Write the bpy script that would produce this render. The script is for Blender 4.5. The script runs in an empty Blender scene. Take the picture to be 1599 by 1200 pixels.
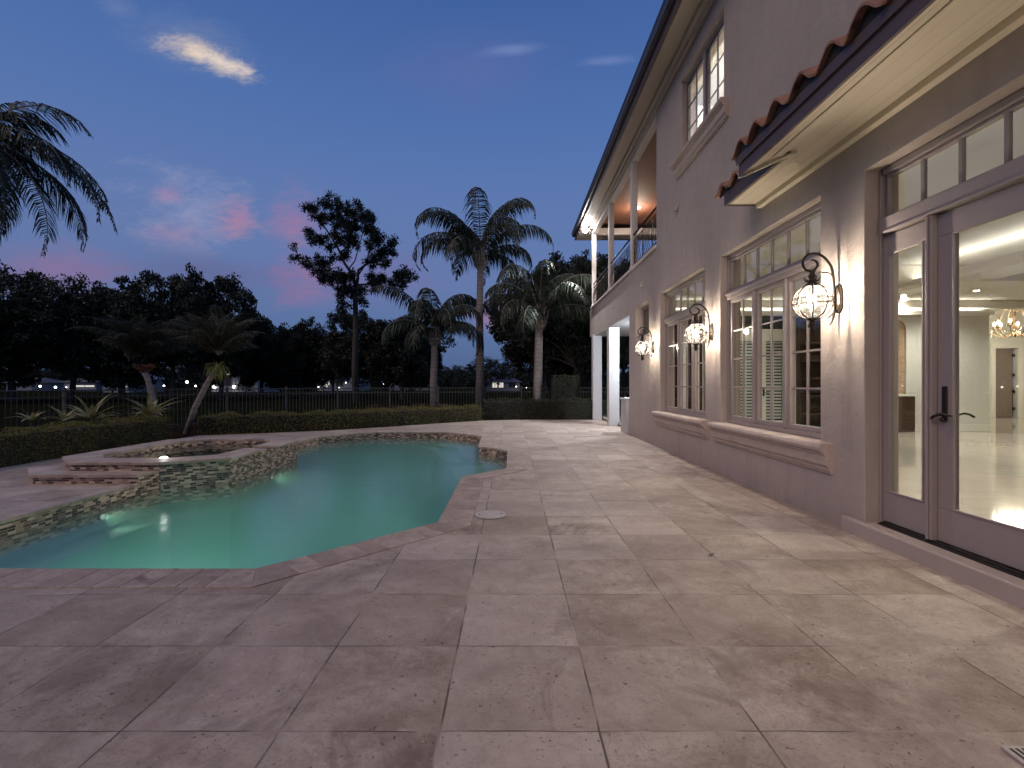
import bpy, bmesh, math, random
from mathutils import Vector, Matrix, noise as mnoise
from mathutils.geometry import tessellate_polygon
R = math.radians
scene = bpy.context.scene
col = scene.collection
H, F = 1.326, 767.0            # eye height (m), focal length used to survey the photograph
def gp(x, y, z=0.0):           # survey point of the photograph -> ground position at height z
    Y = (H - z) * F / (y - 600.0)
    return ((x - 799.5) * Y / F, Y)

# ------------------------------------------------------------------ mesh helpers
class MB:
    def __init__(s): s.v = []; s.f = []; s.uv = None
    def face(s, pts):
        n = len(s.v); s.v += [tuple(p) for p in pts]; s.f.append(tuple(range(n, n + len(pts)))); return s
    def box(s, x0, x1, y0, y1, z0, z1):
        n = len(s.v)
        s.v += [(x0,y0,z0),(x1,y0,z0),(x1,y1,z0),(x0,y1,z0),(x0,y0,z1),(x1,y0,z1),(x1,y1,z1),(x0,y1,z1)]
        s.f += [tuple(n+i for i in q) for q in ((0,3,2,1),(4,5,6,7),(0,1,5,4),(1,2,6,5),(2,3,7,6),(3,0,4,7))]
        return s
    def prism(s, poly, z0, z1, bottom=True, top=True):      # poly: list of (x,y)
        a = sum(poly[i][0]*poly[(i+1)%len(poly)][1]-poly[(i+1)%len(poly)][0]*poly[i][1] for i in range(len(poly)))
        if a < 0: poly = poly[::-1]
        n = len(s.v); k = len(poly)
        s.v += [(x,y,z0) for x,y in poly] + [(x,y,z1) for x,y in poly]
        for i in range(k):
            j = (i+1) % k; s.f.append((n+i, n+j, n+k+j, n+k+i))
        tris = tessellate_polygon([[Vector((x,y,0)) for x,y in poly]])
        for t in tris:
            t = list(t)
            p = [poly[i] for i in t]
            ar = (p[1][0]-p[0][0])*(p[2][1]-p[0][1])-(p[2][0]-p[0][0])*(p[1][1]-p[0][1])
            if ar < 0: t = t[::-1]
            if top: s.f.append(tuple(n+k+i for i in t))
            if bottom: s.f.append(tuple(n+i for i in t[::-1]))
        return s
    def extrude_profile(s, prof, y0, y1):                   # prof: list of (x,z), swept along Y, capped
        n = len(s.v); k = len(prof)
        s.v += [(x,y0,z) for x,z in prof] + [(x,y1,z) for x,z in prof]
        for i in range(k):
            j = (i+1) % k; s.f.append((n+i, n+j, n+k+j, n+k+i))
        s.f.append(tuple(n+i for i in range(k))[::-1]); s.f.append(tuple(n+k+i for i in range(k)))
        return s
    def tube(s, pts, r, seg=8, cap=True):
        pts = [Vector(p) for p in pts]; k = len(pts)
        rr = r if isinstance(r, (list, tuple)) else [r]*k
        n = len(s.v); up = None
        for i, p in enumerate(pts):
            d = (pts[min(i+1,k-1)] - pts[max(i-1,0)])
            if d.length < 1e-9: d = Vector((0,0,1))
            d.normalize()
            if up is None:
                up = Vector((0,0,1)) if abs(d.z) < .9 else Vector((1,0,0))
            a = d.cross(up)
            if a.length < 1e-6: a = d.cross(Vector((0,1,0)))
            a.normalize(); b = a.cross(d).normalized(); up = b
            for q in range(seg):
                t = 2*math.pi*q/seg
                s.v.append(tuple(p + (a*math.cos(t)+b*math.sin(t))*rr[i]))
        for i in range(k-1):
            for q in range(seg):
                w = (q+1) % seg
                s.f.append((n+i*seg+q, n+i*seg+w, n+(i+1)*seg+w, n+(i+1)*seg+q))
        if cap:
            s.f.append(tuple(n+q for q in range(seg))[::-1]); s.f.append(tuple(n+(k-1)*seg+q for q in range(seg)))
        return s
    def lathe(s, prof, c, seg=24):                          # prof: (r,z) bottom to top around c
        n = len(s.v); k = len(prof)
        for r, z in prof:
            for q in range(seg):
                t = 2*math.pi*q/seg
                s.v.append((c[0]+r*math.cos(t), c[1]+r*math.sin(t), c[2]+z))
        for i in range(k-1):
            for q in range(seg):
                w = (q+1) % seg
                s.f.append((n+i*seg+q, n+i*seg+w, n+(i+1)*seg+w, n+(i+1)*seg+q))
        return s
    def build(s, name, mat, parent=None, smooth=False, bevel=0, merge=False, dissolve=False, segs=2):
        me = bpy.data.meshes.new(name); me.from_pydata(s.v, [], s.f); me.update()
        if merge or dissolve:
            bm = bmesh.new(); bm.from_mesh(me)
            bmesh.ops.remove_doubles(bm, verts=bm.verts, dist=1e-5)
            if dissolve: bmesh.ops.dissolve_limit(bm, angle_limit=R(1), verts=bm.verts, edges=bm.edges)
            bmesh.ops.recalc_face_normals(bm, faces=bm.faces)
            bm.to_mesh(me); bm.free()
        if s.uv:
            uvl = me.uv_layers.new(name='UVMap')
            for i, uvp in enumerate(s.uv): uvl.data[i].uv = uvp
        if smooth:
            for p in me.polygons: p.use_smooth = True
        me.materials.append(mat)
        o = bpy.data.objects.new(name, me); col.objects.link(o)
        if parent: o.parent = parent
        if bevel:
            m = o.modifiers.new('bevel', 'BEVEL'); m.width = bevel; m.segments = segs; m.limit_method = 'ANGLE'; m.angle_limit = R(35)
            if segs > 2:
                for p in me.polygons: p.use_smooth = True
                m.harden_normals = True
        return o
def empty(name, label=None, cat=None, group=None, kind=None, loc=(0,0,0), parent=None):
    o = bpy.data.objects.new(name, None); col.objects.link(o); o.location = loc; o.empty_display_size = .2
    if parent: o.parent = parent
    return tag(o, label, cat, group, kind)
def tag(o, label=None, cat=None, group=None, kind=None):
    if label: o['label'] = label
    if cat: o['category'] = cat
    if group: o['group'] = group
    if kind: o['kind'] = kind
    return o
def copy_tree(o, parent=None):
    c = o.copy(); col.objects.link(c)
    if parent: c.parent = parent
    for ch in [x for x in bpy.data.objects if x.parent == o and x != c]: copy_tree(ch, c)
    return c
def lamp(name, kind, loc, energy, color, parent=None, **kw):
    l = bpy.data.lights.new(name, kind); l.energy = energy; l.color = color
    o = bpy.data.objects.new(name, l); o.location = loc; col.objects.link(o)
    aim = kw.pop('aim', None)
    for k, v in kw.items(): setattr(l, k, v)
    if aim: o.rotation_euler = (Vector(aim)-Vector(loc)).to_track_quat('-Z','Y').to_euler()
    if parent: o.parent = parent
    return o

# ------------------------------------------------------------------ material helpers
class NT:
    def __init__(s, nt): s.nt = nt
    def n(s, t, ins=None, **props):
        nd = s.nt.nodes.new(t)
        for k, v in props.items(): setattr(nd, k, v)
        for k, v in (ins or {}).items():
            if hasattr(v, 'links') or isinstance(v, bpy.types.NodeSocket): s.nt.links.new(v, nd.inputs[k])
            else: nd.inputs[k].default_value = v
        return nd
    def m(s, op, a, b=0.0, c=0.0, clamp=False):
        nd = s.nt.nodes.new('ShaderNodeMath'); nd.operation = op; nd.use_clamp = clamp
        for i, v in enumerate((a, b, c)):
            if isinstance(v, bpy.types.NodeSocket): s.nt.links.new(v, nd.inputs[i])
            else: nd.inputs[i].default_value = v
        return nd.outputs[0]
    def mix(s, f, a, b, blend='MIX'):
        nd = s.nt.nodes.new('ShaderNodeMix'); nd.data_type = 'RGBA'; nd.blend_type = blend
        for i, v in ((0, f), (6, a), (7, b)):
            if isinstance(v, bpy.types.NodeSocket): s.nt.links.new(v, nd.inputs[i])
            else: nd.inputs[i].default_value = v if not isinstance(v, tuple) or len(v) == 4 else (*v, 1)
        return nd.outputs[2]
    def noise(s, vec, scale, detail=4, rough=.55, dist=0):
        nd = s.n('ShaderNodeTexNoise', {'Scale': scale, 'Detail': detail, 'Roughness': rough, 'Distortion': dist})
        if vec is not None: s.nt.links.new(vec, nd.inputs['Vector'])
        return nd.outputs['Fac']
    def ss(s, x, lo, hi):
        nd = s.n('ShaderNodeMapRange', {'Value': x, 'From Min': lo, 'From Max': hi, 'To Min': 0.0, 'To Max': 1.0}, interpolation_type='SMOOTHSTEP')
        return nd.outputs[0]
    def ramp(s, f, stops, interp='LINEAR'):
        nd = s.nt.nodes.new('ShaderNodeValToRGB'); nd.color_ramp.interpolation = interp
        cr = nd.color_ramp
        while len(cr.elements) < len(stops): cr.elements.new(.5)
        for e, (p, c) in zip(cr.elements, stops): e.position = p; e.color = (*c, 1)
        if isinstance(f, bpy.types.NodeSocket): s.nt.links.new(f, nd.inputs[0])
        return nd.outputs[0]
    def pos(s): return s.n('ShaderNodeNewGeometry').outputs['Position']
    def island(s): return s.n('ShaderNodeNewGeometry').outputs['Random Per Island']
    def objc(s): return s.n('ShaderNodeTexCoord').outputs['Object']
def material(name):
    m = bpy.data.materials.new(name); m.use_nodes = True
    m.node_tree.nodes.clear(); t = NT(m.node_tree)
    out = t.n('ShaderNodeOutputMaterial'); return m, t, out
def pbr(t, out, color, rough=.6, metal=0.0, bump=None, bstr=.3, bdist=.01, **kw):
    ins = {'Base Color': color if isinstance(color, bpy.types.NodeSocket) else (*color[:3], 1), 'Roughness': rough, 'Metallic': metal}
    ins.update(kw)
    b = t.n('ShaderNodeBsdfPrincipled', ins)
    if bump is not None:
        bn = t.n('ShaderNodeBump', {'Height': bump, 'Strength': bstr, 'Distance': bdist})
        t.nt.links.new(bn.outputs[0], b.inputs['Normal'])
    t.nt.links.new(b.outputs[0], out.inputs['Surface']); return b
def simple(name, c, rough=.6, metal=0.0, var=.12, scale=6.0, bstr=.15, bscale=60, bdist=.003, **kw):
    m, t, out = material(name)
    p = t.objc(); nz = t.noise(p, scale, 5)
    cc = t.mix(nz, tuple(x*(1-var) for x in c), tuple(min(1, x*(1+var)) for x in c))
    pbr(t, out, cc, rough, metal, t.noise(p, bscale, 3), bstr, bdist, **kw)
    return m
def emis(name, c, s):
    m, t, out = material(name)
    e = t.n('ShaderNodeEmission', {'Color': (*c, 1), 'Strength': s}); t.nt.links.new(e.outputs[0], out.inputs[0]); return m
M = {}
# stucco
m, t, out = material('stucco'); p = t.objc()
big = t.noise(p, .55, 5, .6); fine = t.noise(p, 55, 4, .7); mid = t.noise(p, 7, 5, .65)
c = t.mix(big, (.34,.288,.255), (.50,.425,.38)); c = t.mix(t.m('MULTIPLY', mid, .5), c, (.26,.215,.19))
sx = t.n('ShaderNodeMapping', {'Vector': p, 'Scale': (5, 5, .35)}).outputs[0]
strk = t.ss(t.noise(sx, 1.6, 4, .6), .5, .75); c = t.mix(t.m('MULTIPLY', strk, .2), c, (.22,.18,.165))
drt = t.m('SUBTRACT', 1, t.ss(t.n('ShaderNodeSeparateXYZ', {0: p}).outputs[2], 0.0, .35)); c = t.mix(t.m('MULTIPLY', t.m('MULTIPLY', drt, t.noise(p, 4, 5, .7)), .6), c, (.16,.125,.105))
h = t.m('ADD', t.m('MULTIPLY', fine, .6), t.m('MULTIPLY', t.noise(p, 3.2, 5, .6, .8), 2.2))
pbr(t, out, c, .88, bump=h, bstr=.75, bdist=.010); M['stucco'] = m
def trav_color(t, p, rnd):
    a = t.noise(p, 2.1, 9, .72, .5); b = t.noise(p, 7, 9, .78, .5)
    c = t.ramp(a, [(.30,(.20,.145,.108)), (.44,(.34,.268,.212)), (.54,(.44,.360,.295)), (.72,(.60,.51,.43))])
    c = t.mix(t.m('MULTIPLY', t.ss(b, .47, .68), .62), c, (.22,.16,.12))
    st = t.m('MULTIPLY', t.ss(t.noise(p, 1.1, 10, .78, 1.0), .50, .64), t.ss(t.noise(p, .45, 3, .5), .46, .6))
    c = t.mix(t.m('MULTIPLY', st, .85), c, (.12,.078,.055))
    c = t.mix(t.m('MULTIPLY', rnd, .55), c, (.27,.20,.155))
    fn = t.noise(p, 70, 4, .8); c = t.mix(t.m('MULTIPLY', t.ss(fn, .48, .72), .5), c, (.15,.105,.08))
    lt = t.ss(t.noise(p, 13, 8, .8, .5), .56, .70); c = t.mix(t.m('MULTIPLY', lt, .45), c, (.66,.57,.49))
    return c
def pits(t, p):
    a = t.ss(t.noise(p, 48, 4, .6, .6), .62, .69); g = t.ss(t.noise(p, 3.0, 4, .6), .42, .56)
    return t.m('MULTIPLY', a, g)
# paving: 0.61 m travertine squares with tight joints
m, t, out = material('travertine_paving'); p = t.pos()
warp = t.noise(p, 3.0, 3); sep = t.n('ShaderNodeSeparateXYZ', {0: p})
wx = t.m('MULTIPLY', t.m('SUBTRACT', warp, .5), .012)
X = t.m('ADD', sep.outputs[0], wx); Y = t.m('ADD', sep.outputs[1], wx)
S = .61
cx = t.m('DIVIDE', t.m('ADD', X, .275), S); ci = t.m('FLOOR', cx); cf = t.m('SUBTRACT', cx, ci)
r1 = t.n('ShaderNodeTexWhiteNoise', {'W': ci}, noise_dimensions='1D').outputs[0]
cy = t.m('DIVIDE', t.m('SUBTRACT', Y, 1.875), S)
edge = t.m('GREATER_THAN', X, 2.775)
cy = t.m('MULTIPLY', cy, t.m('ADD', 1.0, t.m('MULTIPLY', edge, 3.0)))
ri = t.m('FLOOR', cy); rf = t.m('SUBTRACT', cy, ri)
tid = t.n('ShaderNodeCombineXYZ', {0: ci, 1: ri, 2: edge}).outputs[0]
rnd = t.n('ShaderNodeTexWhiteNoise', {'Vector': tid}, noise_dimensions='3D').outputs[0]
rnd2 = t.n('ShaderNodeTexWhiteNoise', {'Vector': tid}, noise_dimensions='3D').outputs[1]
# a fifth of the tiles are cut in two across
half = t.m('LESS_THAN', t.m('FRACT', t.m('MULTIPLY', rnd, 17.3)), .13)
dx = t.m('MINIMUM', cf, t.m('SUBTRACT', 1, cf)); dy = t.m('MINIMUM', rf, t.m('SUBTRACT', 1, rf))
dm = t.m('ADD', t.m('ABSOLUTE', t.m('SUBTRACT', rf, .34)), t.m('MULTIPLY', t.m('SUBTRACT', 1, half), 9))
dy = t.m('MINIMUM', dy, dm)
thick = t.m('ADD', .0026, t.m('MULTIPLY', t.noise(p, 5, 4, .7), .009))
gx = t.m('SUBTRACT', 1, t.ss(dx, t.m('MULTIPLY', thick, .55), t.m('MULTIPLY', thick, 1.35)))
gy = t.m('SUBTRACT', 1, t.ss(dy, t.m('MULTIPLY', thick, .35), t.m('MULTIPLY', thick, 1.05)))
g = t.m('MAXIMUM', gx, gy)
pv = t.n('ShaderNodeVectorMath', {0: p, 1: t.n('ShaderNodeVectorMath', {0: rnd2, 'Scale': 7.0}, operation='SCALE').outputs[0]}, operation='ADD').outputs[0]
c = trav_color(t, pv, rnd)
light = t.m('FRACT', t.m('MULTIPLY', rnd, 7.7)); c = t.mix(t.m('MULTIPLY', t.m('POWER', light, 2.0), .35), c, (.60,.51,.45))
pt = pits(t, pv)
c = t.mix(t.m('MULTIPLY', pt, .9), c, (.06,.04,.03))
sn = t.noise(p, 5.5, 9, .75, .6)
for (qx,qy) in ((950,975),(1180,1035),(1330,1085),(1225,1020),(120,1050),(250,1075)):      # old dark stains worn into single slabs
    gx_, gy_ = gp(qx,qy); dd_ = t.n('ShaderNodeVectorMath', {0: p, 1: (gx_,gy_,0)}, operation='DISTANCE').outputs['Value']
    mk_ = t.m('SUBTRACT', 1, t.ss(t.m('ADD', dd_, t.m('MULTIPLY', t.m('SUBTRACT', sn, .5), 1.1)), .04, .34)); c = t.mix(t.m('MULTIPLY', mk_, .42), c, (.135,.085,.058))
wst = t.ss(t.noise(p, 1.3, 7, .75, .8), .62, .75)
c = t.mix(t.m('MULTIPLY', wst, .35), c, (.58,.50,.44))
gc = t.mix(t.ss(t.noise(p, 2.2, 3), .42, .62), (.05,.033,.025), (.40,.32,.27))
c = t.mix(t.m('MULTIPLY', g, .85), c, gc)
hh = t.m('SUBTRACT', t.m('MULTIPLY', t.noise(pv, 14, 5, .7), .45), t.m('ADD', t.m('MULTIPLY', g, .6), t.m('MULTIPLY', pt, .8)))
rg = t.m('ADD', .42, t.m('MULTIPLY', t.noise(pv, 6, 4), .35))
pbr(t, out, c, rg, bump=hh, bstr=.55, bdist=.006); M['paving'] = m
# single travertine slabs
def slab_mat(name, tint=(1,1,1)):
    m, t, out = material(name); p = t.pos(); rnd = t.island()
    off = t.n('ShaderNodeCombineXYZ', {0: t.m('MULTIPLY', rnd, 13), 1: t.m('MULTIPLY', rnd, 31)}).outputs[0]
    pv = t.n('ShaderNodeVectorMath', {0: p, 1: off}, operation='ADD').outputs[0]
    c = trav_color(t, pv, rnd); pt = pits(t, pv)
    c = t.mix(t.m('MULTIPLY', pt, .7), c, (.12,.09,.08)); c = t.mix(1.0, c, tint, 'MULTIPLY')
    pbr(t, out, c, .5, bump=t.m('SUBTRACT', t.noise(pv, 16, 4), pt), bstr=.4, bdist=.005); return m
M['coping'] = slab_mat('travertine_coping', (1.12,1.10,1.08))
# mosaic
m, t, out = material('mosaic_tile'); uvn = t.n('ShaderNodeTexCoord').outputs['UV']; sp = t.n('ShaderNodeSeparateXYZ', {0: uvn})
v = t.m('DIVIDE', sp.outputs[1], .028); vi = t.m('FLOOR', v); vf = t.m('SUBTRACT', v, vi)
off = t.n('ShaderNodeTexWhiteNoise', {'W': vi}, noise_dimensions='1D').outputs[0]
u = t.m('ADD', t.m('DIVIDE', sp.outputs[0], .078), off); ui = t.m('FLOOR', u); uf = t.m('SUBTRACT', u, ui)
wn = t.n('ShaderNodeTexWhiteNoise', {'Vector': t.n('ShaderNodeCombineXYZ', {0: ui, 1: vi}).outputs[0]}, noise_dimensions='3D').outputs[0]
c = t.ramp(wn, [(0,(.03,.018,.013)), (.28,(.10,.055,.04)), (.44,(.36,.235,.165)), (.64,(.58,.42,.32)), (.86,(.22,.145,.11))], 'CONSTANT')
du = t.m('MINIMUM', uf, t.m('SUBTRACT', 1, uf)); dv = t.m('MINIMUM', vf, t.m('SUBTRACT', 1, vf))
g = t.m('MAXIMUM', t.m('LESS_THAN', du, .022), t.m('LESS_THAN', dv, .07))
c = t.mix(g, c, (.46,.36,.29))
pbr(t, out, c, t.m('ADD', .38, t.m('MULTIPLY', g, .5)), bump=t.m('SUBTRACT', t.m('MULTIPLY', wn, .3), g), bstr=.5, bdist=.003); M['mosaic'] = m
M['frame'] = simple('taupe_painted_wood', (.28,.232,.222), .42, var=.06)
M['white'] = simple('cream_painted_trim', (.62,.56,.52), .6, var=.06, scale=2)
M['column'] = simple('pale_stucco_column', (.46,.45,.45), .8, var=.08, scale=3, bstr=.4)
m, t, out = material('soffit_board'); p = t.objc()
sp = t.n('ShaderNodeMapping', {'Vector': p, 'Scale': (6, .25, 1)}).outputs[0]
c = t.mix(t.noise(sp, 3, 5, .6), (.56,.48,.36), (.70,.62,.48))
bx_ = t.m('FRACT', t.m('DIVIDE', t.n('ShaderNodeSeparateXYZ', {0: p}).outputs[0], .145)); jn = t.m('LESS_THAN', bx_, .035)
c = t.mix(t.m('MULTIPLY', jn, .55), c, (.20,.16,.12))
by_ = t.m('FRACT', t.m('DIVIDE', t.n('ShaderNodeSeparateXYZ', {0: p}).outputs[1], 2.44)); jy = t.m('LESS_THAN', by_, .003); c = t.mix(t.m('MULTIPLY', jy, .6), c, (.2,.16,.12))
pbr(t, out, c, .6, bump=t.m('SUBTRACT', t.noise(sp, 6, 3), jn), bstr=.3, bdist=.004); M['soffit'] = m
M['fascia'] = simple('dark_taupe_fascia', (.085,.056,.052), .5, var=.08)
M['gutter'] = simple('dark_metal_gutter', (.045,.04,.045), .4, var=.1)
m, t, out = material('cast_stone'); p = t.objc(); nz = t.noise(p, 9, 6, .7); rn = t.noise(p, 2, 4)
c = t.mix(nz, (.36,.27,.225), (.58,.49,.43)); c = t.mix(t.m('MULTIPLY', t.ss(rn, .5, .7), .4), c, (.34,.22,.165))
pbr(t, out, c, .75, bump=t.noise(p, 40, 4, .7), bstr=.5, bdist=.006); M['stone'] = m
m, t, out = material('terracotta_tile'); p = t.objc()
rn_ = t.n('ShaderNodeObjectInfo').outputs['Random']
c = t.ramp(t.noise(p, 7, 6, .7), [(.3,(.10,.035,.02)), (.5,(.26,.10,.055)), (.7,(.42,.20,.12))]); c = t.mix(t.m('MULTIPLY', rn_, .7), c, (.30,.19,.14)); c = t.mix(t.ss(t.noise(p, 4, 5, .7), .55, .7), c, (.05,.03,.025))
pbr(t, out, c, .8, bump=t.noise(p, 30, 4), bstr=.5, bdist=.006); M['tile'] = m
m, t, out = material('wood_ceiling'); p = t.objc(); s_ = t.n('ShaderNodeSeparateXYZ', {0: p})
bx = t.m('DIVIDE', s_.outputs[0], .11); bi = t.m('FLOOR', bx); bf = t.m('SUBTRACT', bx, bi)
rw = t.n('ShaderNodeTexWhiteNoise', {'W': bi}, noise_dimensions='1D').outputs[0]
sp = t.n('ShaderNodeMapping', {'Vector': p, 'Scale': (14, .8, 1)}).outputs[0]
c = t.mix(t.noise(sp, 3, 5), (.14,.055,.03), (.25,.105,.06)); c = t.mix(t.m('MULTIPLY', rw, .4), c, (.14,.045,.02))
c = t.mix(t.m('LESS_THAN', bf, .05), c, (.04,.015,.01)); pbr(t, out, c, .7); M['wood'] = m
M['iron'] = simple('dark_bronze_iron', (.035,.028,.024), .42, .6, var=.3)
M['bronze'] = simple('antique_bronze', (.06,.045,.035), .38, .8, var=.3)
M['black'] = simple('black_powder_coat', (.02,.02,.022), .5, .2)
M['fence'] = simple('fence_metal', (.075,.072,.07), .5, .1)
M['cream'] = simple('interior_cream_wall', (.74,.72,.67), .7, var=.03, bstr=.03)
M['ceil'] = simple('interior_ceiling_paint', (.78,.75,.68), .8, var=.02, bstr=.02)
M['intwhite'] = simple('interior_white_trim', (.80,.78,.72), .4, var=.02, bstr=.02)
m, t, out = material('interior_marble'); p = t.pos(); sp = t.n('ShaderNodeSeparateXYZ', {0: p})
fx = t.m('FRACT', t.m('DIVIDE', sp.outputs[0], .9)); fy = t.m('FRACT', t.m('DIVIDE', sp.outputs[1], .9))
g = t.m('MAXIMUM', t.m('LESS_THAN', fx, .006), t.m('LESS_THAN', fy, .006))
st = t.n('ShaderNodeMapping', {'Vector': p, 'Scale': (1, 4, 1)}).outputs[0]
c = t.mix(t.noise(st, 1.5, 6, .65, .5), (.50,.43,.35), (.72,.66,.58)); c = t.mix(g, c, (.35,.3,.25))
pbr(t, out, c, .07); M['marble'] = m
M['darkwood'] = simple('dark_walnut', (.05,.028,.018), .35, var=.35, scale=3)
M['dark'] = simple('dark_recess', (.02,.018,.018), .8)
M['shutter'] = simple('shutter_slats', (.50,.53,.52), .5, var=.03)
m, t, out = material('ledger_stone'); p = t.objc()
b = t.n('ShaderNodeTexBrick', {'Vector': t.n('ShaderNodeMapping', {'Vector': p, 'Rotation': (R(90),0,0)}).outputs[0], 'Scale': 4.0, 'Color1': (.52,.36,.24,1), 'Color2': (.22,.14,.09,1), 'Mortar': (.05,.03,.02,1), 'Mortar Size': .012, 'Brick Width': .9, 'Row Height': .2})
c = t.mix(t.noise(p, 12, 5), b.outputs[0], (.45,.33,.22)); pbr(t, out, c, .8, bump=b.outputs['Fac'], bstr=-.8, bdist=.02); M['ledger'] = m
# glass: clear, with honest reflections
def fres(t, ior, **kw):        # same reflectance from both sides of a thin sheet
    bf = t.n('ShaderNodeNewGeometry').outputs['Backfacing']
    i_ = t.m('ADD', ior, t.m('MULTIPLY', bf, 1.0/ior-ior))
    return t.n('ShaderNodeFresnel', {'IOR': i_, **kw}).outputs[0]
def glass(name, ior=1.5, tint=(.96,.98,.96), rough=.0, boost=1.0):
    m, t, out = material(name)
    fr = fres(t, ior)
    if boost != 1: fr = t.m('MULTIPLY', fr, boost, clamp=True)
    a = t.n('ShaderNodeBsdfTransparent', {'Color': (*tint, 1)}); b = t.n('ShaderNodeBsdfGlossy', {'Roughness': rough})
    x = t.n('ShaderNodeMixShader', {0: fr, 1: a.outputs[0], 2: b.outputs[0]}); t.nt.links.new(x.outputs[0], out.inputs[0]); return m
M['glass'] = glass('window_glass', 1.55, boost=1.5)
M['globe'] = glass('globe_glass', 1.45, (.97,.97,.95), .02)
_t = NT(M['globe'].node_tree); _o = [n for n in M['globe'].node_tree.nodes if n.type == 'OUTPUT_MATERIAL'][0]; _s = _o.inputs[0].links[0].from_socket      # seeded glass scatters a little
_tr = _t.n('ShaderNodeBsdfTranslucent', {'Color': (.9,.88,.82,1)}); _x = _t.n('ShaderNodeMixShader', {0: _t.m('ADD', .012, _t.m('MULTIPLY', _t.ss(_t.noise(_t.objc(), 30, 3), .45, .7), .05)), 1: _s, 2: _tr.outputs[0]}); _t.nt.links.new(_x.outputs[0], _o.inputs[0])
M['nightglass'] = simple('night_window_glass', (.012,.013,.016), .06)
# foliage
def leafmat(name, a, b, trans=.25, rough=.6):
    m, t, out = material(name); r = t.island()
    c = t.mix(r, a, b)
    d = t.n('ShaderNodeBsdfPrincipled', {'Base Color': c, 'Roughness': rough}); tr = t.n('ShaderNodeBsdfTranslucent', {'Color': c})
    x = t.n('ShaderNodeMixShader', {0: trans, 1: d.outputs[0], 2: tr.outputs[0]}); t.nt.links.new(x.outputs[0], out.inputs[0]); return m
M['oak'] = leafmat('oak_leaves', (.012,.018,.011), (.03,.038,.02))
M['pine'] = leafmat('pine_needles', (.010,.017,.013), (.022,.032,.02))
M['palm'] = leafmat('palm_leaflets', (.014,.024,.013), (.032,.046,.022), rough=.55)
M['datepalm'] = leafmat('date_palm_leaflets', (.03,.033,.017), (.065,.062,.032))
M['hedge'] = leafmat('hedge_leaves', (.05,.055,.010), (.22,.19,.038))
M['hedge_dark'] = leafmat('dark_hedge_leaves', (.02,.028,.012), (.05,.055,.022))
M['fern'] = leafmat('fern_leaves', (.18,.20,.04), (.36,.36,.09))
M['agave'] = leafmat('bromeliad_leaves', (.22,.22,.09), (.48,.44,.22))
M['redleaf'] = leafmat('red_shrub_leaves', (.10,.03,.02), (.16,.06,.035))
M['core'] = simple('hedge_inner_twigs', (.012,.011,.007), .9)
M['bark'] = simple('oak_bark', (.05,.04,.034), .9, var=.4, bstr=.6, bscale=12, bdist=.03)
m, t, out = material('palm_trunk_bark'); p = t.objc(); s_ = t.n('ShaderNodeSeparateXYZ', {0: p})
rings = t.m('SINE', t.m('MULTIPLY', s_.outputs[2], 36)); c = t.mix(t.noise(p, 6, 5), (.16,.13,.115), (.30,.26,.235))
c = t.mix(t.m('MULTIPLY', t.ss(rings, .6, 1), .5), c, (.10,.08,.07)); pbr(t, out, c, .85, bump=rings, bstr=.3, bdist=.01); M['palmbark'] = m
M['boots'] = simple('palm_boots', (.17,.075,.045), .9, var=.4, scale=14)
# ground
m, t, out = material('lawn_grass'); p = t.pos()
c = t.mix(t.noise(p, .25, 6, .7), (.008,.010,.005), (.018,.020,.010)); c = t.mix(t.m('MULTIPLY', t.noise(p, 22, 3), .6), c, (.012,.014,.006))
pbr(t, out, c, 1.0, bump=t.noise(p, 30, 4), bstr=.8, bdist=.05, **{'Specular IOR Level': 0.0}); M['lawn'] = m
M['mulch'] = simple('bed_mulch', (.03,.02,.014), .95, var=.5, scale=30, bstr=.8, bscale=40, bdist=.02, **{'Specular IOR Level': 0.0})
# pool
m, t, out = material('pool_plaster'); p = t.pos()
c = t.mix(t.noise(p, 1.2, 5), (.12,.22,.17), (.17,.28,.21)); pbr(t, out, c, .7); M['plaster'] = m
m, t, out = material('pool_water'); p = t.pos()
bm_ = t.n('ShaderNodeBump', {'Height': t.noise(p, 3.2, 2, .4), 'Strength': .06, 'Distance': .05})
fr = fres(t, 1.33, Normal=bm_.outputs[0])
a = t.n('ShaderNodeBsdfTransparent', {'Color': (.93,.98,.96,1)}); b = t.n('ShaderNodeBsdfGlossy', {'Roughness': .16, 'Normal': bm_.outputs[0]})
x = t.n('ShaderNodeMixShader', {0: fr, 1: a.outputs[0], 2: b.outputs[0]}); t.nt.links.new(x.outputs[0], out.inputs[0])
WATER_VOL = t.n('ShaderNodeVolumePrincipled', {'Color': (.27,.47,.385,1), 'Density': .8, 'Anisotropy': .2, 'Absorption Color': (.25,.62,.60,1)})
t.nt.links.new(WATER_VOL.outputs[0], out.inputs['Volume']); M['water'] = m
m, t, out = material('spa_water'); p = t.pos()
bm_ = t.n('ShaderNodeBump', {'Height': t.noise(p, 4, 2, .4), 'Strength': .05, 'Distance': .05})
fr = fres(t, 1.33, Normal=bm_.outputs[0])
a = t.n('ShaderNodeBsdfTransparent', {'Color': (.75,.85,.80,1)}); b = t.n('ShaderNodeBsdfGlossy', {'Roughness': .05, 'Normal': bm_.outputs[0]})
x = t.n('ShaderNodeMixShader', {0: fr, 1: a.outputs[0], 2: b.outputs[0]}); t.nt.links.new(x.outputs[0], out.inputs[0]); M['spawater'] = m
M['spaplaster'] = simple('spa_plaster', (.22,.22,.19), .7)
M['bulb'] = emis('lantern_bulb', (1,.88,.70), 420)
M['bulbsoft'] = emis('chandelier_bulb', (1,.92,.78), 80)
M['flood'] = emis('floodlight_lens', (.92,.96,1), 250)
M['down'] = emis('downlight_lens', (1,.86,.7), 60)
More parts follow.
